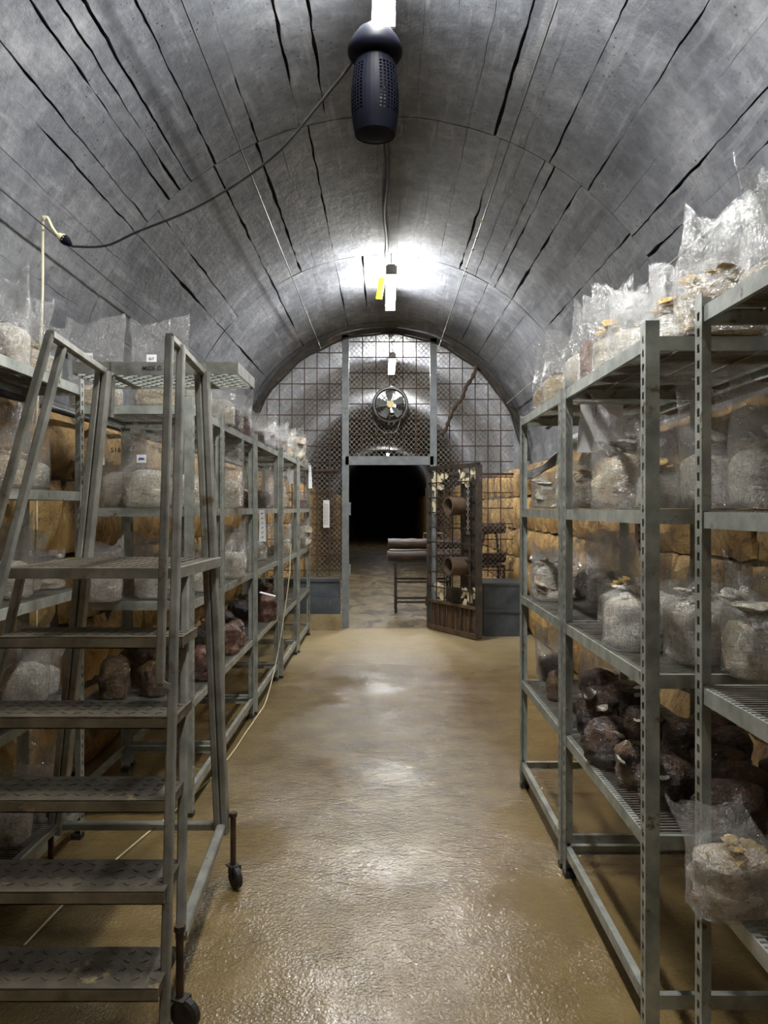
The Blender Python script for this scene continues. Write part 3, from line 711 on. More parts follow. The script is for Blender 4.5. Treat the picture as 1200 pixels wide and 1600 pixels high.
PLACE = {'R': 'aisle right', 'L': 'aisle left', 'W': 'wall rack'}
GROUP = {'R': 'right racks', 'L': 'left racks', 'W': 'wall rack behind the ladder'}
cnt = {}
def extent(me, rz, s_, dx=0.0):
    c, n_ = math.cos(rz)*s_, math.sin(rz)*s_
    xs = [v.co.x*c-v.co.y*n_ for v in me.vertices]
    return min(xs), max(xs)
for b in BAGS:
    lo, hi = 9, -9
    for me in ([dblock(b['kind'])] if b['block'] else [q[1] for q in kit(b['kind'])]):
        a0, a1 = extent(me, b['rz'], b['s']); lo = min(lo, a0); hi = max(hi, a1)
    xf, xb = {'R': (RXF, RXB+.10), 'L': (.935, 1.56), 'W': (1.375, 1.675)}[b['side']]
    if b['side'] == 'R' and b['d'] < 1.98: xf = .786
    b['px'] = 600+1200*b['x']/b['d']
    ylo, yhi = 9, -9
    for me in ([dblock(b['kind'])] if b['block'] else [q[1] for q in kit(b['kind'])]):
        a0, a1 = extent(me, b['rz']-PI/2, b['s']); ylo = min(ylo, a0); yhi = max(yhi, a1)
    b['ext'] = (lo, hi, ylo, yhi)
    if b['lvl'] > 0 and not b['block']:     # a bag ends below the shelf above it
        tall = max(v.co.z for q in kit(b['kind']) for v in q[1].vertices)*b['s']*b['hz']
        room = {'R': (0, .49, .465, .455), 'L': (0, .5, .455, .485), 'W': (0, .48, .44, .455, .54)}[b['side']][b['lvl']]-.055
        if tall > room: b['hz'] *= room/tall
ENDS = {'R': (.95, 1.94, 2.16, 3.155, 3.20, 4.157), 'L': (3.73, 4.42, 4.47, 5.53, 5.59, 6.74, 6.80, 7.93, 8.0, 9.14), 'W': (3.52,)}
for it in range(12):                        # bags settle beside one another instead of through one another
    for i, p in enumerate(BAGS):
        for q in BAGS[i+1:]:
            if p['side'] != q['side'] or p['lvl'] != q['lvl']: continue
            ox = min(p['x']+p['ext'][1], q['x']+q['ext'][1])-max(p['x']+p['ext'][0], q['x']+q['ext'][0])
            oy = min(p['d']+p['ext'][3], q['d']+q['ext'][3])-max(p['d']+p['ext'][2], q['d']+q['ext'][2])
            if ox > 0 and oy > 0:
                mv = min(oy, .03)*.25; sg = 1 if p['d'] > q['d'] else -1
                if p['row'] != q['row']:
                    mx_ = min(ox, .03)*.35; sx = 1 if p['side'] == 'R' else -1
                    (p if p['row'] == 'rear' else q)['x'] += sx*mx_
                    continue
                p['d'] += sg*mv; q['d'] -= sg*mv
for b in BAGS:
    lo, hi, ylo, yhi = b['ext']; s_ = 1 if b['side'] == 'R' else -1
    xf, xb = {'R': (RXF, RXB), 'L': (.935, 1.50), 'W': (1.375, 1.665)}[b['side']]
    wallx = WX-.04
    if b['side'] == 'W' and b['d']+yhi > 3.47: b['d'] = 3.47-yhi
    if b['side'] == 'L' and b['d']+yhi > 9.12: b['d'] = 9.12-yhi
    if s_ > 0: b['x'] = min(b['x'], wallx-hi)
    else: b['x'] = max(b['x'], -wallx-lo)
    if b['side'] == 'W': b['x'] = min(b['x'], -1.375-.012-hi)
    if b['side'] == 'R' and b['d'] < 1.98: xf = .786
    if any(b['d']+ylo < e+.045 and b['d']+yhi > e-.045 for e in ENDS[b['side']]):
        inner = min(abs(b['x']+lo), abs(b['x']+hi)); 
        if inner < xf+.046: b['x'] += s_*(xf+.046-inner)
for b in sorted(BAGS, key=lambda q: -q['d']):
    key = (b['side'], b['lvl'], b['row'], b['block']); cnt[key] = cnt.get(key, 0)+1; k = cnt[key]
    row = ' rear row' if b['row'] == 'rear' else ''
    if b['block']:
        look = {'d1': 'bare black-brown block', 'd2': 'bare tall dark block', 'd3': 'bare mottled brown block', 'd4': 'bare red-and-white block', 'd5': 'bare broad black block'}[b['kind']]
        lab = f"{look}, {ORD[k]} from gate, {SHELF[b['lvl']]}, {PLACE[b['side']]}{row}"
        o = link('mushroom_block', dblock(b['kind']), None, (b['x'], b['d'], b['z']), (0, 0, b['rz'])); o.scale = (b['s'],)*3
        tag(o, lab, 'mushroom block', f"bare blocks on the {SHELF[b['lvl']]} of the {GROUP[b['side']]}")
        for i in range(b.get('shroom', 0)):
            mb = MB(); a = rb.uniform(-2.6, -1.2)
            cap_lump(mb, Vector((0, 0, 0)), .028, .7, 0, i*7+k, .6)
            c = link('mushroom', mb.mesh('mushroom', 'cream', True), o, Matrix.Rotation(-b['rz'], 3, 'Z') @ Vector((.08*math.cos(a), .08*math.sin(a), .13+.05*i)))
        b['o'] = o; continue
    lab = b['label'] or f"{LOOK[b['kind']]}, {ORD[k]} from gate, {SHELF[b['lvl']]}, {PLACE[b['side']]}{row}"
    t = thing('mushroom_bag', lab, 'bag', (b['x'], b['d'], b['z']), b['rz'], f"bags on the {SHELF[b['lvl']]} of the {GROUP[b['side']]}")
    t.scale = (b['s'], b['s'], b['s']*b['hz']/1.0)
    for nm, me, l2 in kit(b['kind']):
        link(nm, me, t)
    b['o'] = t
# last settling: whatever still touches is nudged apart and tucked in a little
from mathutils.bvhtree import BVHTree
def solid_of(b):
    o = b['o']; mt = Matrix.LocRotScale(o.location, o.rotation_euler, o.scale); vs, fs = [], []
    for me in ([dblock(b['kind'])] if b['block'] else [q[1] for q in kit(b['kind'])]):
        k = len(vs); vs += [mt @ v.co for v in me.vertices]; fs += [tuple(k+i for i in p.vertices) for p in me.polygons]
    lo = [min(v[i] for v in vs) for i in range(3)]; hi = [max(v[i] for v in vs) for i in range(3)]
    return BVHTree.FromPolygons(vs, fs), lo, hi
for b in BAGS: b['bv'] = None
for it in range(9):
    hit = False
    for b in BAGS:
        if b['bv'] is None: b['bv'] = solid_of(b)
    for i, p in enumerate(BAGS):
        for q in BAGS[i+1:]:
            if p['side'] != q['side'] or p['lvl'] != q['lvl'] or abs(p['d']-q['d']) > .5 or p['bv'] is None or q['bv'] is None: continue
            if any(min(p['bv'][2][k], q['bv'][2][k]) <= max(p['bv'][1][k], q['bv'][1][k]) for k in range(3)): continue
            if not p['bv'][0].overlap(q['bv'][0]): continue
            hit = True; dv_ = Vector((p['x']-q['x'], p['o'].location.y-q['o'].location.y, 0)).normalized()*.007
            for e, sg in ((p, 1), (q, -1)):
                dx = dv_.x*sg
                sd = 1 if e['x'] > 0 else -1
                if dx*sd < 0: dx *= .3           # keep off the front posts
                e['o'].location.x += dx; e['o'].location.y += dv_.y*sg
                e['o'].scale = [c*.975 for c in e['o'].scale]
                e['bv'] = None
    if not hit: break
def find(side, lvl, px):
    return min([b for b in BAGS if b['side'] == side and b['lvl'] == lvl], key=lambda b: abs(b['px']-px))
def sticker(b, dx, dz, body, ink, w=.05, plate=True, dy=-.11):
    t = b['o']; s = t.scale
    rot = Matrix.Rotation(-b['rz'], 4, 'Z')
    base = Matrix.Diagonal((1/s[0], 1/s[1], 1/s[2], 1)) @ rot
    if plate:
        mb = MB(); mb.box((dx, dy, dz), (w, .0015, w*.85)); mb.v = [tuple(base @ Vector(q)) for q in mb.v]; link('label', mb.mesh('label', 'paper'), t)
    text('writing', body, w*.34, ink, t, base @ Matrix.Translation((dx, dy-.002, dz)) @ FACE)
sticker(find('L', 0, 150), 0, .235, 'MUMS', 'ink'); sticker(find('L', 0, 250), -.01, .235, 'X-7', 'ink')
sticker(find('L', 1, 184), -.08, .235, 'KS', 'blueink', .045); sticker(find('L', 1, 247), 0, .235, 'JMM', 'blueink', .045)
sticker(find('L', 1, 184), 0, .29, '516', 'ink', .10, False); sticker(find('L', 1, 247), -.05, .29, 'OY', 'ink', .09, False)

# ------------------------------------------------------------------ the mobile step ladder
LD = thing('step_ladder', 'grey steel mobile step ladder with grimy treads and lettered top tray', 'ladder', (-.95, 2.6, 0))
def lb(name, a, b, w, h=None, m='ladder'):
    return part(name, MB().beam(a, b, w, h, (0, 1, 0) if abs((Vector(b)-Vector(a)).normalized().y) < .8 else (0, 0, 1), 1), m, LD)
AR = [P(283, 540, 2.50), P(278, 800, 2.40), P(257, 1597, 2.11)]
AL = [P(97, 543, 2.50), P(33, 795, 2.42), Vector((-1.365, 2.11, .09))]
lb('stringer', AR[0], AR[2], .026); lb('stringer', AL[0], AL[2], .026)
NRt, NRb = P(265, 527, 2.37), P(250, 1068, 2.245); NLt, NLb = P(78, 522, 2.37), Vector((-1.265, 2.25, 1.0))
lb('handrail_post', NRb, NRt, .024); lb('handrail_post', NLb, NLt, .024)
RRt, RRb = P(316, 582, 3.0), P(347, 1290, 3.03); RLt, RLb = P(162, 580, 3.0), P(88, 1290, 3.03)
lb('handrail', NRt, RRt, .026); lb('handrail', NLt, RLt, .026)
lb('bracket', NRb, P(270, 1078, 2.30), .022); lb('bracket', NLb, Vector((-1.215, 2.30, .985)), .022)
def channel(a, b, w):
    mb = MB(); o = Vector((w*.26, 0, 0)); mb.beam(Vector(a)-o, Vector(b)-o, w*.46, w, (0, 1, 0), 1); mb.beam(Vector(a)+o, Vector(b)+o, w*.46, w*.9, (0, 1, 0), 1)
    return part('rear_leg', mb, 'ladder', LD)
channel(RRb-Vector((0, 0, .03)), RRt, .054); channel(RLb-Vector((0, 0, .03)), RLt, .054)
BRt, BLt = P(290, 893, 2.6), P(33, 900, 2.6)
FB_R, FB_L = P(283, 1462, 2.24), Vector((-1.305, 2.24, .25))
lb('front_leg', BRt, FB_R, .026); lb('front_leg', BLt, FB_L, .026)
lb('base_rail', FB_R, RRb, .034, .03); lb('base_rail', FB_L, RLb, .034, .03); lb('base_rail', RLb, RRb, .030, .032)
# treads
def tread(yf, yb, z, xl, xr):
    mb = MB(); mb.span((xl, yf, z-.004), (xr, yb, z))
    mb.span((xl, yb-.003, z-.028), (xr, yb, z-.004))
    for x in (xl+.001, xr-.004): mb.span((x, yf+.003, z-.03), (x+.003, yb-.003, z-.004))
    # raised grip bars of the chequer plate
    r = random.Random(int(z*100)); n = 15; k = 4
    for i in range(n):
        for j in range(k):
            c = (xl+(xr-xl)*(i+.5)/n, yf+.02+(yb-yf-.03)*(j+.5)/k, z+.0012)
            mb.box(c, (.022, .005, .0016), Matrix.Rotation(.7 if (i+j) % 2 else -.7, 3, 'Z'))
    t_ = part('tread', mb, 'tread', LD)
    lp = MB(); lp.span((xl, yf-.0015, z-.036), (xr, yf+.003, z-.006)); lp.span((xl, yf-.0015, z-.036), (xr, yf+.016, z-.033))
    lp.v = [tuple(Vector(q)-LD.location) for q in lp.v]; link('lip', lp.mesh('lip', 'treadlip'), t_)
    return t_
for z, d0 in ((1.10, 2.40), (.88, 2.29), (.66, 2.215), (.44, 2.127), (.22, 2.05)):
    f = (z-.09)/(AR[0].z-.09)
    xr = AR[2].x+(AR[0].x-AR[2].x)*f+.004; xl = AL[2].x+(AL[0].x-AL[2].x)*f-.004
    tread(d0, d0+.195, z, xl, xr)
pf = MB(); zt = 1.31; xl, xr = -1.225, -.672
pf.add([(xl, 2.48, zt), (xr-.02, 2.48, zt), (-.655, 3.03, zt), (-1.19, 3.03, zt), (xl, 2.48, zt-.006), (xr-.02, 2.48, zt-.006), (-.655, 3.03, zt-.006), (-1.19, 3.03, zt-.006)],
       [(0, 1, 2, 3), (7, 6, 5, 4), (0, 4, 5, 1), (1, 5, 6, 2), (2, 6, 7, 3), (3, 7, 4, 0)])
for i in range(14):
    for j in range(11):
        pf.box((xl+.05+(xr-xl-.08)*(i+.5)/14, 2.5+.51*(j+.5)/11, zt+.0012), (.021, .005, .0016), Matrix.Rotation(.7 if (i+j) % 2 else -.7, 3, 'Z'))
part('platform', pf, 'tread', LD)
for a, b in (((xl, 2.48), (xr, 2.48)), ((xr, 2.48), (-.648, 3.03)), ((xl, 2.48), (-1.19, 3.03)), ((-1.19, 3.03), (-.648, 3.03))):
    part('platform_edge', MB().beam((*a, zt-.018), (*b, zt-.018), .022, .034), 'ladder', LD)
# casters
def caster(p, rad, ang_):
    top = Vector(p); mb = MB(); mb.tube([top+Vector((0, 0, .03)), (top.x, top.y, rad*1.75)], .011, 10); mb.tube([top+Vector((0, 0, .028)), top+Vector((0, 0, .044))], .017, 6)
    c = part('caster', mb, 'rust', LD)
    loc = Vector((top.x+.018*math.cos(ang_), top.y+.018*math.sin(ang_), rad+.002))
    ax = Matrix.Translation(loc) @ Matrix.Rotation(ang_, 4, 'Z') @ Matrix.Rotation(PI/2, 4, 'X')
    def sub(nm, mb2, m):
        mb2.v = [tuple(Vector(q)-LD.location) for q in mb2.v]; link(nm, mb2.mesh(nm, m, False), c)
    w2 = MB(); w2.lathe([(.0, -.015), (rad*.75, -.015), (rad, -.010), (rad, .010), (rad*.75, .015), (0, .015)], 20, ax); sub('wheel', w2, 'rubber')
    fk = MB(); rz = Matrix.Rotation(ang_, 3, 'Z')
    for s in (-1, 1): fk.box(loc+rz @ Vector((-.006, s*.020, rad*.45)), (.026, .003, rad*1.1), rz)
    fk.box((top.x, top.y, rad*2.02), (.05, .044, .006), rz); sub('fork', fk, 'gatedark')
caster(RRb+Vector((.040, .02, .0)), .042, -.9); caster(RLb+Vector((-.03, .02, .0)), .042, -.6)
caster(FB_R+Vector((.003, -.025, .0)), .045, -.35); caster(FB_L+Vector((-.003, -.025, .0)), .045, -.5)
# the mesh tray on top, lettered
tz0, tz1 = 2.040, 2.088; tx0, tx1, ty0, ty1 = -1.245, -.585, 3.075, 3.46
for a, b in (((tx0, ty0), (tx1, ty0)), ((tx0, ty1), (tx1, ty1))): part('tray_side', MB().span((a[0], a[1]-.002, tz0), (b[0], a[1]+.002, tz1)), 'ladder', LD)
for x in (tx0, tx1): part('tray_side', MB().span((x-.002, ty0, tz0), (x+.002, ty1, tz1)), 'ladder', LD)
for x in (tx0+.14, tx1-.17): part('tray_bar', MB().span((x-.018, ty0, tz0), (x+.018, ty1, tz0+.02)), 'ladder', LD)
mb = MB(); p_ = .058; q_ = .03
def clipseg(x0, y0, x1, y1):
    return [(x0, y0, x1, y1)] if tx0 < min(x0, x1) and max(x0, x1) < tx1 else []
nx = int((tx1-tx0)/p_); ny = int((ty1-ty0)/q_/2)
for i in range(nx):
    for j in range(ny):
        x = tx0+p_*(i+.5); y = ty0+2*q_*(j+.5)
        for a, b in (((x-p_/2, y), (x, y+q_)), ((x, y+q_), (x+p_/2, y)), ((x+p_/2, y), (x, y-q_)), ((x, y-q_), (x-p_/2, y))):
            mb.beam((*a, tz0+.006), (*b, tz0+.006), .006, .007)
o = part('expanded_mesh', mb, 'zinc', LD); o['kind'] = 'stuff'
part('name_plate', MB().span((-1.09, ty0-.008, tz0-.006), (-.715, ty0-.002, tz1-.006)), 'ladder', LD)
text('lettering', 'MICK C.', .0225, 'ink', LD, Matrix.Translation(Vector((-.925, ty0-.0095, 2.062))-LD.location) @ FACE @ Matrix.Rotation(R(1), 4, 'Z'))
part('bracket', MB().beam(P(175, 588, 3.09), P(172, 652, 3.09), .018, .03), 'ladder', LD)
for a in (RRt, RLt): part('bracket', MB().beam(a+Vector((0, 0, -.012)), (a.x, ty0+.02, 2.046), .03, .012), 'ladder', LD)

# ------------------------------------------------------------------ insect trap hanging from the crown
ZAx, ZAy = P(586, 120, 2.76).x, 2.76
zt0, zb0 = P(0, 38, 2.76).z, P(0, 211, 2.76).z
trap = thing('insect_trap', 'black barrel-shaped insect trap with pierced sides hanging under the light', 'insect trap', (ZAx, ZAy, zb0))
H = zt0-zb0; hc = H*.70
def brad(t): return .062+.024*math.sin(PI*min(1, max(0, .12+t*.80)))**.8
mb = MB(); cap = [(.001, H), (.030, H-.004), (.062, H-.028), (.086, H-.062), (.099, H-.092), (.098, H-.108), (.088, H-.124), (.080, H-.130), (.0, H-.128)]
mb.lathe(cap, 28); link('hood', mb.mesh('hood', 'black', True), trap)
# barrel: a cage of ribs and hoops left open between, closed at bottom
mb = MB(); n, m = 36, 22; z0, z1 = .0, H-.128
vs = []; fs = []
def bp(i, k, off=0.0):
    t = k/m; z = z0+(z1-z0)*t; r = brad(t)-off; a = 2*PI*i/n
    return (r*math.cos(a), r*math.sin(a), z)
solid = lambda i, k: (k < 5 or k > 18 or (i % 12) in (0, 1, 2, 3))
for i in range(n):
    for k in range(m):
        c0, c1, c2, c3 = bp(i, k), bp(i+1, k), bp(i+1, k+1), bp(i, k+1)
        q = len(vs)
        if solid(i, k): vs += [c0, c1, c2, c3]; fs.append((q, q+1, q+2, q+3))
        else:
            ctr = Vector([sum(x)/4 for x in zip(c0, c1, c2, c3)])
            inn = [ctr+(Vector(x)-ctr)*.60 for x in (c0, c1, c2, c3)]
            inn2 = [v-Vector((v.x, v.y, 0)).normalized()*.004 for v in inn]
            vs += [c0, c1, c2, c3]+inn+inn2
            fs += [(q, q+1, q+5, q+4), (q+1, q+2, q+6, q+5), (q+2, q+3, q+7, q+6), (q+3, q, q+4, q+7)]
            fs += [(q+4, q+5, q+9, q+8), (q+5, q+6, q+10, q+9), (q+6, q+7, q+11, q+10), (q+7, q+4, q+8, q+11)]
mb.add(vs, fs); link('barrel', mb.mesh('barrel', 'black', False), trap)
mb = MB(); mb.lathe([(.001, -.008), (.03, -.007), (.052, -.002), (brad(0), .002)], 28); link('base', mb.mesh('base', 'black', True), trap)
mb = MB(); mb.tube([(0.028, 0.01, .02), (0.028, .01, H-.14)], .015, 10); link('reflector_core', mb.mesh('reflector_core', 'whiteplastic', True), trap)  # white core added to reflect light out through the holes, not a lamp
mb = MB(); mb.tube([(-.012, 0, H-.005), (.004, .0, LZ-zb0-.036)], .0025, 6); link('hanging_wire', mb.mesh('hanging_wire', 'cord'), trap)
mb = MB(); mb.ring((0, 0, H+.004), .012, .003, 'X', 14, 6); link('hook', mb.mesh('hook', 'wire'), trap)
# small fixings on the crown
tag(obj('mounting_plate', MB().box((-.155, 3.02, P(0, 118, 3.02).z+.0), (.07, .03, .05)), 'yellow') if False else obj('yellow_tag', MB().box((0, 0, -.10), (.085, .006, .20), Matrix.Rotation(R(14), 3, 'Y')), 'yellow', None, False), 'yellow rectangular tag hanging beside the second tube light', 'tag')
yt = bpy.data.objects['yellow_tag']; yt.location = P(602, 434, 7.25); yt.location.x -= .045; yt.rotation_euler = (0, 0, R(-48))
mbt = MB().tube([(0, 0, -.01), (.012, .0, .12)], .002, 6); link('string', mbt.mesh('string', 'cord'), yt)
tag(obj('crown_bracket', MB().box((-.125, 3.26, 3.775), (.13, .07, .04)), 'yellow'), 'yellowed bracket on the vault crown behind the insect trap', 'bracket')
tag(obj('crown_bracket', MB().box((-.075, 2.35, 3.78), (.05, .22, .04)), 'yellow'), 'yellowed bracket beside the nearest tube light at the picture top', 'bracket')

# ------------------------------------------------------------------ wires and cables
def line(name, pts, r, m, label, cat, n=6, sm=True):
    return tag(obj(name, MB().tube(pts, r, n), m, None, sm), label, cat)
def sag(x, z, y0, y1, s=.02): return [(x, y0+(y1-y0)*i/16, z-s*math.sin(PI*i/16)) for i in range(17)]
line('ceiling_wire', sag(-.79, 3.505, .2, 9.70), .0045, 'wire', 'taut dark wire under the vault left of the trap', 'wire')
cw = line('ceiling_wire', sag(.665, 3.465, .2, 9.70), .0045, 'wire', 'taut wire with small cobweb tufts, vault right of the trap', 'wire')
for y in (5.2, 5.5, 5.75, 6.2, 6.4):
    mb = MB(); cap_lump(mb, Vector((.665, y, 3.465-.02*math.sin(PI*(y-.2)/9.5)-.006)), .013, .4, y*3, y, .8); obj('tuft', mb, 'peel', cw)
line('ceiling_wire', sag(-1.565, 2.83, .2, 9.6, .03), .004, 'wire', 'low wire on the vault above the step ladder', 'wire')
line('ceiling_wire', sag(1.535, 2.815, .2, 9.6, .0), .0055, 'zinc', 'low bright wire on the vault above the bagged top shelf', 'wire')
line('vault_cable', [(-1.79, 1.0+i*.5, 2.38+.006*math.sin(i)) for i in range(17)], .012, 'cable', 'thick black cable clipped low along the vault, ladder side', 'cable')
line('vault_cable', [(1.79, 1.0+i*.5, 2.40+.006*math.sin(i*2)) for i in range(16)], .011, 'cable', 'thick black cable clipped low along the vault, behind the top bags', 'cable')
line('crown_cable', [(.015+.012*math.sin(i*1.3), 3.35+i*.3, 3.77-.01*math.cos(i)) for i in range(13)], .014, 'cable', 'black cable along the crown from insect trap to second light', 'cable')
tc = bez([Vector((ZAx-.05, ZAy, zt0-.09)), P(540, 112, 2.82), P(505, 155, 2.9), P(440, 232, 3.0), P(380, 280, 3.1), P(300, 327, 3.2), P(215, 362, 3.33), P(165, 384, 3.45), P(112, 385, 3.53)], 6)
line('trap_cable', tc, .0055, 'cable', 'black cable swooping across the vault from insect trap to connector', 'cable')
con = thing('cable_connector', 'cream and black plug connector knotted on the low wall wire', 'connector', P(100, 374, 3.55))
part('plug', MB().tube([P(90, 367, 3.54), P(99, 373, 3.55)], [.012, .024], 10), 'cord', con, True)
part('socket', MB().tube([P(99, 373, 3.55), P(104, 377, 3.55), P(112, 384, 3.53)], [.024, .022, .006], 10), 'black', con, True)
hc_ = bez([P(90, 367, 3.54), P(82, 356, 3.55), P(74, 340, 3.56), P(69, 342, 3.56), P(67, 350, 3.57), P(66, 475, 3.57), P(60, 600, 3.58), P(55, 690, 3.6), P(57, 800, 3.6), Vector((-1.63, 3.6, .5))], 6)
line('hanging_cord', hc_, .0065, 'cord', 'cream cord dropping from the wire down behind the wall rack', 'cord')
fcd = bez([P(450, 853, 6.80)+Vector((.03, -.03, 0)), P(453, 870, 6.74), P(452, 900, 6.68), P(441, 980, 6.5), P(428, 1050, 6.3), P(410, 1110, 5.75), Vector((-.92, 5.2, .008)), P(364, 1175, 1792/380), P(330, 1215, 1792/420), P(270, 1270, 1792/475),
           P(230, 1302, 1792/507), P(185, 1340, 1792/545), P(105, 1408, 1792/613), P(38, 1477, 1792/682)], 8)
fcd = [Vector((p.x, p.y, max(p.z, .006))) for p in fcd]
line('floor_cord', fcd, .0042, 'cord', 'cream cord from a rack post across the floor under the ladder', 'cord')
pl = thing('wall_pipe', 'grey pipe along the ochre stone wall, behind the bagged racks', 'pipe', (1.60, 6.6, 2.05))
part('pipe', MB().tube([(1.58, 1.0, 2.06), (1.58, 6.55, 2.06)], .058, 14), 'greypipe', pl, True)
part('socket', MB().tube([(1.58, 6.35, 2.06), (1.58, 6.6, 2.06), (1.58, 6.66, 2.06)], [.066, .066, .045], 14), 'greypipe', pl, True)
part('trunking', MB().span((1.42, 1.0, 1.985), (1.50, 4.4, 2.03)), 'gatedark', pl)
line('wall_conduit', [(-1.665, .5+i*.5, 2.005) for i in range(18)], .019, 'cable', 'thin dark pipe along the stone wall behind the ladder', 'pipe', 10)
cb = thing('cable_bundle', 'drooping bundle of black cables from the pipe end to the mesh', 'cable', P(850, 725, 8.0))
for i in range(5):
    part('strand', MB().tube(bez([Vector((1.57, 6.62, 2.02+i*.012)), P(866+i*2, 712+i*2, 6.9), P(850, 727+i*2, 7.3), P(835, 733+i*3, 7.8), P(815, 740+i*2, 8.7)], 5), .012, 6), 'cable', cb, True)

# ------------------------------------------------------------------ mesh screen with doorway
SX = thing('mesh_screen', 'rusty grid and chain-link screen closing the tunnel around the doorway', 'screen', (0, YG, 0))
RG = RV-.03
def zarch(x): return ZC+math.sqrt(max(0, RG*RG-x*x)) if abs(x) < RG else ZC
XL0, XL1 = (546-600)*YG/1200-.02, (671-600)*YG/1200+.02      # doorway posts (inner sides)
XPL, XPR = (540-600)*YG/1200, (677-600)*YG/1200
ZH = EYE+(795-720)*YG/1200
for x in (XPL, XPR):
    part('post', MB().beam((x, YG-.02, 0.0), (x, YG-.02, zarch(x)-.01), .085, .06), 'paint', SX)
part('header', MB().beam((XPL, YG-.02, ZH), (XPR, YG-.02, ZH), .06, .11), 'paint', SX)
mb = MB(); n = 40; vs = []
for k in range(n+1):
    a = -R(85)+R(170)*k/n
    for r, y in ((RG-.05, YG-.05), (RG+.015, YG-.05), (RG+.015, YG+.05), (RG-.05, YG+.05)): vs.append(vp(a, r, y))
mb.add(vs, [(k*4+i, k*4+(i+1) % 4, (k+1)*4+(i+1) % 4, (k+1)*4+i) for k in range(n) for i in range(4)]); part('arch_rim', mb, 'gatedark', SX)
part('rim_cable', MB().tube([vp(-R(80)+R(160)*k/30, RG-.07+.012*math.sin(k*1.7), YG-.07) for k in range(31)], .012, 6), 'cable', SX, True)
secs = ((-1.64, XPL-.045, .64, 20), (XPL+.045, XPR-.045, ZH+.05, 20), (XPR+.045, 1.64, .64, 20))
for x0, x1, zl, _ in secs:
    k = round((x1-x0)/.17)
    for i in range(1 if abs(x0) > 1 else 1, k):
        x = x0+(x1-x0)*i/k
        part('bar', MB().beam((x, YG, zl), (x, YG, zarch(x)-.03), .011, .011), 'rust', SX)
    z = zl+.08
    zs = []
    while z < 3.75: zs.append(z); z += .197
    for z in zs:
        h = 9 if z <= ZC else math.sqrt(max(0, (RG-.03)**2-(z-ZC)**2))
        a, b = max(x0, -h), min(x1, h)
        if b-a > .1: part('bar', MB().beam((a, YG+.010, z), (b, YG+.010, z), .011, .011), 'rust', SX)
    mb = MB(); pz = .066
    zmax = 3.78
    for sg in (1, -1):
        c = -6
        while c < 8:
            pts = []
            for i in range(0, 401):
                x = x0+(x1-x0)*i/400; zz = c+sg*x*1.05
                if zl < zz < zarch(x)-.03: pts.append((x, zz))
            if len(pts) > 4: mb.beam((pts[0][0], YG+.022+sg*.002, pts[0][1]), (pts[-1][0], YG+.022+sg*.002, pts[-1][1]), .0042, .0042)
            c += pz
    o = part('chain_link', mb, 'chainlink', SX); o['kind'] = 'stuff'
part('cross_bar', MB().beam((-1.64, YG-.015, EYE+(795-735)*YG/1200), (XPL, YG-.015, EYE+(795-735)*YG/1200), .02, .025), 'rust', SX)
part('cross_bar', MB().beam((XPR, YG-.015, EYE+(795-741)*YG/1200), (1.64, YG-.015, EYE+(795-741)*YG/1200), .02, .03), 'rust', SX)
part('hasp', MB().box((XPL+.055, YG-.03, EYE-.0*YG), (.025, .04, .16)), 'paint', SX); part('hasp', MB().box((XPL+.055, YG-.03, EYE-(890-795)*YG/1200), (.02, .04, .14)), 'paint', SX)
for px, py, r in ((521, 797, .10), (520, 874, .075), (521, 812, .06)):
    part('wire_loop', MB().ring(P(px, py, YG-.05), r, .006, 'Y', 24, 6), 'rust', SX, True)
# plinths
pb_ = MB(); pb_.span((-1.70, 9.50, 0), (-.55, 9.70, .61)); pb_.span((-1.70, 9.48, .60), (-.56, 9.70, .635)); pb_.span((-1.70, 9.485, .2), (-.545, 9.5, .40))
pl0 = obj('plinth', pb_, 'plinth'); ft = MB(); ft.span((-1.70, 9.46, 0), (-.53, 9.5, .2)); obj('footing', ft, 'footing', pl0)
tag(pl0, 'dark blue painted concrete upstand under the mesh behind the ladder-side racks', 'plinth')
pb_ = MB(); pb_.span((1.06, 9.03, 0), (1.64, 9.66, .60)); pb_.span((1.05, 9.02, .595), (1.645, 9.66, .625)); pb_.span((1.055, 9.01, .28), (1.64, 9.03, .32))
tag(obj('plinth', pb_, 'plinth'), 'dark blue painted concrete upstand beside the open barred door', 'plinth')
# irregular rusty conduit on the right half
pc = bez([P(745, 572, 9.6), P(738, 590, 9.6), P(728, 605, 9.6), P(722, 622, 9.6), P(712, 634, 9.6), P(702, 655, 9.6), P(697, 670, 9.6), P(689, 680, 9.6)], 5)
line('rusty_strap', pc, [.024+.008*math.sin(i*1.9) for i in range(len(pc))], 'rust', 'crooked rusty strap slanting across the mesh beside the fan', 'strap', 7)
# thermometer strip
th = thing('thermometer_strip', 'white thermometer strip fixed upright on the mesh beside the doorway', 'thermometer', P(510, 803, 9.62))
part('back_plate', MB().box(P(510, 803, 9.66), (.078, .02, .345)), 'whiteplastic', th)
mb = MB(); c = P(510, 803, 9.66)
for i in range(16): mb.box((c.x+(.008 if i % 3 else 0), c.y-.0115, c.z-.13+i*.0165), (.03 if i % 3 else .045, .001, .0035))
mb.box((c.x-.02, c.y-.0115, c.z), (.005, .001, .27)); part('scale', mb, 'ink', th)
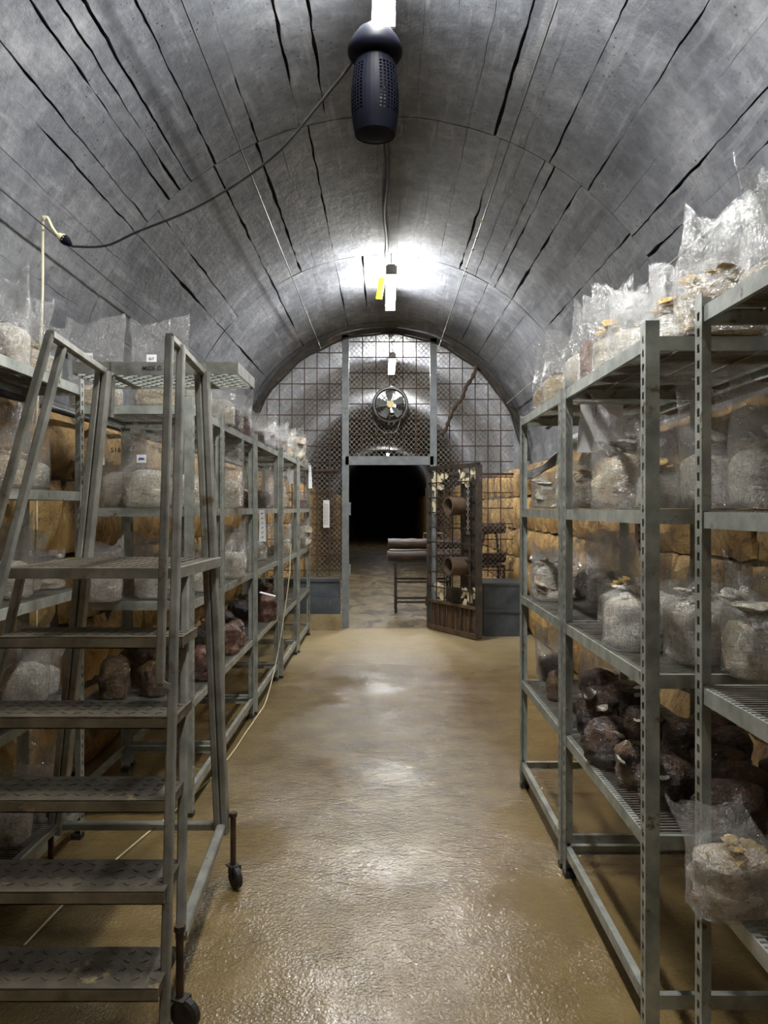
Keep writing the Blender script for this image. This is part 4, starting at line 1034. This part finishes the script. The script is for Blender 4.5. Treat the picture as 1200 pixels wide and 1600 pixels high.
# fan
fc = P(610, 632, 9.58); fan = thing('fan', 'round metal ventilation fan hung on the mesh above the doorway', 'fan', fc)
part('ring', MB().ring(fc, .205, .022, 'Y', 40, 8), 'fanring', fan, True)
sh = MB(); sh.lathe([(.19, -.05), (.19, .07)], 36, Matrix.Translation(fc) @ Matrix.Rotation(PI/2, 4, 'X')); part('shroud', sh, 'gatedark', fan, True)
for i in range(5):
    a = 2*PI*i/5+.4; mb = MB(); rt = Matrix.Rotation(-a, 3, 'Y')
    vs = []
    for r, w_, tw in ((.045, .05, .5), (.10, .085, .4), (.16, .10, .3), (.18, .085, .28)):
        for s in (-1, 1):
            p = Vector((r, s*w_/2*math.sin(tw), s*w_/2*math.cos(tw))); vs.append(fc+Vector((0, .02, 0))+rt @ p)
    mb.add(vs, [(2*k, 2*k+1, 2*k+3, 2*k+2) for k in range(3)]); part('blade', mb, 'greypipe', fan)
part('hub', MB().tube([fc+Vector((0, -.04, 0)), fc+Vector((0, .05, 0))], .045, 16), 'brass', fan, True)
for i in range(6):
    a = 2*PI*i/6+.2; part('guard_spoke', MB().tube([fc+Vector((.04*math.cos(a), -.035, .04*math.sin(a))), fc+Vector((.2*math.cos(a), -.012, .2*math.sin(a)))], .003, 5), 'chrome', fan)
for r in (.075, .11, .145): part('guard_ring', MB().ring(fc+Vector((0, -.03+.05*(r-.075), 0)), r, .0025, 'Y', 32, 5), 'fanring', fan, True)
part('power_cord', MB().tube(bez([P(583, 655, 9.55), P(590, 668, 9.5), P(602, 676, 9.5), P(616, 675, 9.5), P(624, 662, 9.5), P(625, 652, 9.55)], 5), .006, 6), 'fanring', fan, True)

# ------------------------------------------------------------------ the open barred door
hx, hy = (669-600)*YG/1200, 9.62
fx, fy = (748-600)*8.72/1200, 8.72
DR = thing('barred_door', 'open rusty barred door leaf with two pipe stubs and a hanging chain', 'door', (hx, hy, 0))
dv = Vector((fx-hx, fy-hy, 0)); DLn = dv.length; du = dv.normalized(); dn = Vector((-du.y, du.x, 0))
if dn.y > 0: dn = -dn
def dp(u, z, o=0.0): return Vector((hx, hy, 0))+du*(u*DLn)+dn*o+Vector((0, 0, z))
ZT = 2.0; Z0 = .04
part('stile', MB().beam(dp(0, Z0), dp(0, ZT), .05, .05), 'gatedark', DR); part('stile', MB().beam(dp(1, Z0), dp(1, ZT), .075, .06), 'gatedark', DR)
part('top_rail', MB().beam(dp(0, ZT), dp(1, ZT), .05, .05), 'gatedark', DR); part('bottom_rail', MB().beam(dp(0, Z0), dp(1, Z0), .05, .05), 'rustsheet', DR)
part('middle_rail', MB().beam(dp(0, .36), dp(1, .36), .04, .03), 'rustsheet', DR)
for i in range(1, 6): part('bar', MB().beam(dp(i/6, Z0, .0), dp(i/6, ZT, .0), .014, .014), 'gatedark', DR)
for i in range(1, 9): part('bar', MB().beam(dp(0, .36+(ZT-.36)*i/9, .012), dp(1, .36+(ZT-.36)*i/9, .012), .014, .014), 'gatedark', DR)
mb = MB(); mb.beam(dp(.03, .20, -.03), dp(.97, .20, -.03), .006, .30); part('kick_sheet', mb, 'rustsheet', DR)
for i in range(1, 11): part('bar', MB().beam(dp(i/11, .06, -.015), dp(i/11, .34, -.015), .014, .014), 'rustsheet', DR)
mb = MB(); mb.beam(dp(.62, 1.12, -.045), dp(.92, 1.12, -.045), .008, 1.48); part('lock_sheet', mb, 'gatedark', DR)
mb = MB(); mb.beam(dp(.30, .46, -.05), dp(.60, .46, -.05), .008, .2); part('lock_sheet', mb, 'gatedark', DR)
for k, (px, py) in enumerate(((717, 791), (714, 884))):
    u = .70; c = dp(u, EYE-(py-795)*9.0/1200, 0); ax = (dn+Vector((-.15, 0, 0))).normalized()
    mb = MB(); rad = .105
    rot = Vector((0, 0, 1)).rotation_difference(ax).to_matrix().to_4x4()
    mb.lathe([(rad-.013, -.20), (rad, -.20), (rad, .16), (rad+.008, .165), (rad+.008, .20), (rad-.013, .20), (rad-.013, -.20)], 24, Matrix.Translation(c) @ rot); part('pipe_stub', mb, 'clay', DR, True)
r = random.Random(5)
for u0, u1, z0, z1, nn in ((.10, .34, 1.74, 1.92, 12), (.64, .95, 1.78, 1.93, 12), (.10, .32, .40, .58, 9), (.66, .95, .40, .56, 9), (.10, .13, 1.35, 1.72, 5)):
    for i in range(nn):
        p = dp(r.uniform(u0, u1), r.uniform(z0, z1), -.02); mb = MB()
        cap_lump(mb, Vector((0, 0, 0)), 1, 0, 0, r.random()*40, .5)
        s3 = Vector((r.uniform(.016, .034), .004, r.uniform(.025, .06))); ro = Matrix.Rotation(r.uniform(-.7, .7), 3, 'Y')
        mb.v = [tuple(p+ro @ Vector((q[0]*s3.x, q[2]*s3.y, q[1]*s3.z))) for q in mb.v]
        part('peeling_patch', mb, 'peel', DR)
ch = MB(); 
for i in range(18):
    c = dp(.86, 1.80-i*.034, .045); ch.add(*(lambda m_: (m_.v, m_.f))(MB().ring(c, .014, .0035, 'Y' if i % 2 else 'X', 10, 5)))
o = part('chain', ch, 'zinc', DR)
for z in (.35, 1.7): part('hinge', MB().tube([dp(0, z-.06, .03), dp(0, z+.06, .03)], .018, 8), 'gatedark', DR)

# ------------------------------------------------------------------ logs and their stands beyond the door
def stand(x0, x1, y0, y1, top, label):
    t = thing('log_stand', label, 'stand', ((x0+x1)/2, (y0+y1)/2, 0))
    for x in (x0, x1):
        for y in (y0, y1): part('leg', MB().beam((x, y, 0), (x, y, top), .035), 'gatedark', t)
    for z in (top-.02, .45, .16):
        for y in (y0, y1): part('rail', MB().beam((x0, y, z), (x1, y, z), .03), 'gatedark', t)
        for x in (x0, x1): part('rail', MB().beam((x, y0, z), (x, y1, z), .03), 'gatedark', t)
    return t
stand(.17, .95, 11.04, 11.55, .735, 'dark steel stand carrying two logs, seen through the doorway')
stand(1.18, 1.60, 10.25, 10.75, .75, 'dark stand with logs behind the mesh beside the open door')
def log(a, b, rad, label, seed, group):
    a = Vector(a); b = Vector(b); N = 14; pts = [a.lerp(b, i/N)+Vector((0, 0, .008*mn.noise((seed, i*.6, 0)))) for i in range(N+1)]
    mb = MB(); mb.tube(pts, [rad*(1+.10*mn.noise((seed, i*.9, 3))) for i in range(N+1)], 14)
    n = 14; 
    o = tag(obj('log', mb, 'bark', None, True), label, 'log', group)
    for p, q in ((a, b), (b, a)):
        dd = (p-q).normalized(); e = MB(); e.tube([p-dd*.004, p+dd*.003], rad*.86, 14); obj('cut_end', e, 'logend', o)
G = 'mushroom logs beyond the doorway'
log((.05, 11.12, .820), (1.30, 11.20, .825), .082, 'lower front log on the stand seen through the doorway', 3.3, G)
log((.06, 11.16, .990), (1.32, 11.22, .992), .076, 'upper log resting on another, seen through the doorway', 5.1, G)
log((.08, 11.40, .825), (1.28, 11.46, .825), .078, 'rear log on the doorway stand, behind the other two', 7.7, G)
log((1.05, 10.35, .825), (1.64, 10.45, .84), .072, 'lower log behind the mesh beside the open door', 9.2, G)
log((1.05, 10.40, 1.22), (1.64, 10.44, 1.24), .078, 'upper log behind the mesh beside the open door', 12.2, G)
tag(obj('log_prop', MB().beam((1.30, 10.4, .90), (1.36, 10.4, 1.16), .03), 'gatedark'), 'short dark prop holding the upper log behind the mesh', 'prop', 'props under the upper log')
tag(obj('log_prop', MB().beam((1.55, 10.42, .90), (1.52, 10.42, 1.18), .03), 'gatedark'), 'short dark prop nearer the stone wall behind the mesh', 'prop', 'props under the upper log')
mb = MB(); a = P(663, 838, 11.1); b = P(690, 838, 11.1)
mb.tube([P(662, 842, 11.2), P(662, 833, 11.2), P(691, 833, 11.2), P(691, 842, 11.2)], .008, 6)
tag(obj('bent_wire', mb, 'chrome'), 'thin bright bent wire standing on the logs beyond the door', 'wire')

# ------------------------------------------------------------------ papers and tags on the racks
def tagstrip(name, pts4, m, label, marks=0, ink='ink'):
    t = thing(name, label, 'paper tag', pts4[0])
    a, b, c, d = [Vector(p) for p in pts4]
    mb = MB(); o = Vector((0, .002, 0)); vs = []; N = 6
    for i in range(N+1):
        s = i/N; w = Vector((0, .012*math.sin(s*4), 0)); vs += [a.lerp(d, s)+w, b.lerp(c, s)+w, b.lerp(c, s)+w+o, a.lerp(d, s)+w+o]
    mb.add(vs, [(4*i+k, 4*i+(k+1) % 4, 4*i+4+(k+1) % 4, 4*i+4+k) for i in range(N) for k in range(4)]+[(0, 1, 2, 3), (4*N, 4*N+1, 4*N+2, 4*N+3)])
    part('sheet', mb, m, t)
    if marks:
        mb = MB()
        for i in range(marks):
            s = (i+.7)/(marks+.6); c0 = a.lerp(d, s).lerp(b.lerp(c, s), .5)+Vector((0, .012*math.sin(s*4)-.0025, 0)); ww = (b-a).length
            mb.box(c0, (ww*.42, .001, ww*.09)); mb.box(c0+Vector((-ww*.12, 0, -ww*.12)), (ww*.08, .001, ww*.30)); mb.box(c0+Vector((ww*.10, 0, ww*.09)), (ww*.2, .001, ww*.07))
        part('print', mb, ink, t)
    return t
tagstrip('paper_tag', (P(405, 797, 5.56), P(413, 797, 5.56), P(416, 846, 5.56), P(405, 846, 5.56)), 'paper', 'long white printed tag hanging on a corner post of the left racks', 6)
tagstrip('paper_tag', (P(482, 727, 9.08), P(486, 727, 9.08), P(488, 763, 9.08), P(482, 763, 9.08)), 'paper', 'narrow white tag on the last post by the mesh', 2)
tagstrip('paper_tag', (P(993, 811, 3.05), P(1009, 811, 3.05), P(1010, 868, 3.05), P(994, 868, 3.05)), 'paperpink', 'pinkish paper strip hanging below the second shelf on the right', 4)
pn = thing('paper_notice', 'folded white paper notice hanging under the top shelf by thin wire', 'paper notice', P(938, 632, 3.12))
part('sheet', MB().add([P(907, 632, 3.12), P(974, 632, 3.12), P(973, 684, 3.12), P(932, 706, 3.12), P(907, 650, 3.12)]+[q+Vector((0, .002, 0)) for q in (P(907, 632, 3.12), P(974, 632, 3.12), P(973, 684, 3.12), P(932, 706, 3.12), P(907, 650, 3.12))],
     [(0, 1, 2, 3, 4), (9, 8, 7, 6, 5)]+[(i, (i+1) % 5, 5+(i+1) % 5, 5+i) for i in range(5)]), 'paper', pn)
part('folded_corner', MB().add([P(907, 650, 3.115), P(934, 707, 3.115), P(901, 707, 3.03), P(905, 655, 3.07)], [(0, 1, 2, 3)]), 'paper', pn)
part('tie', MB().tube([P(932, 630, 3.11), P(931, 645, 3.11), P(929, 652, 3.10)], .0022, 5), 'ink', pn)
mb = MB()
for i in range(5): mb.box(P(945, 640+i*7, 3.117), (.11-.01*(i % 3), .0008, .0035))
part('print', mb, 'paperpink', pn)
tag(obj('paper_sheet', MB().beam(P(449, 745, 8.9), P(466, 745, 8.9), .003, .16), 'paper'), 'white paper sheet behind bags on the last left rack', 'paper')
tag(obj('paper_scrap', MB().box(P(407, 932, 5.62)+Vector((.03, .15, 0)), (.12, .06, .004), Matrix.Rotation(.25, 3, 'Y')), 'paper'), 'white paper scrap lying on dark blocks, left fourth shelf', 'paper')
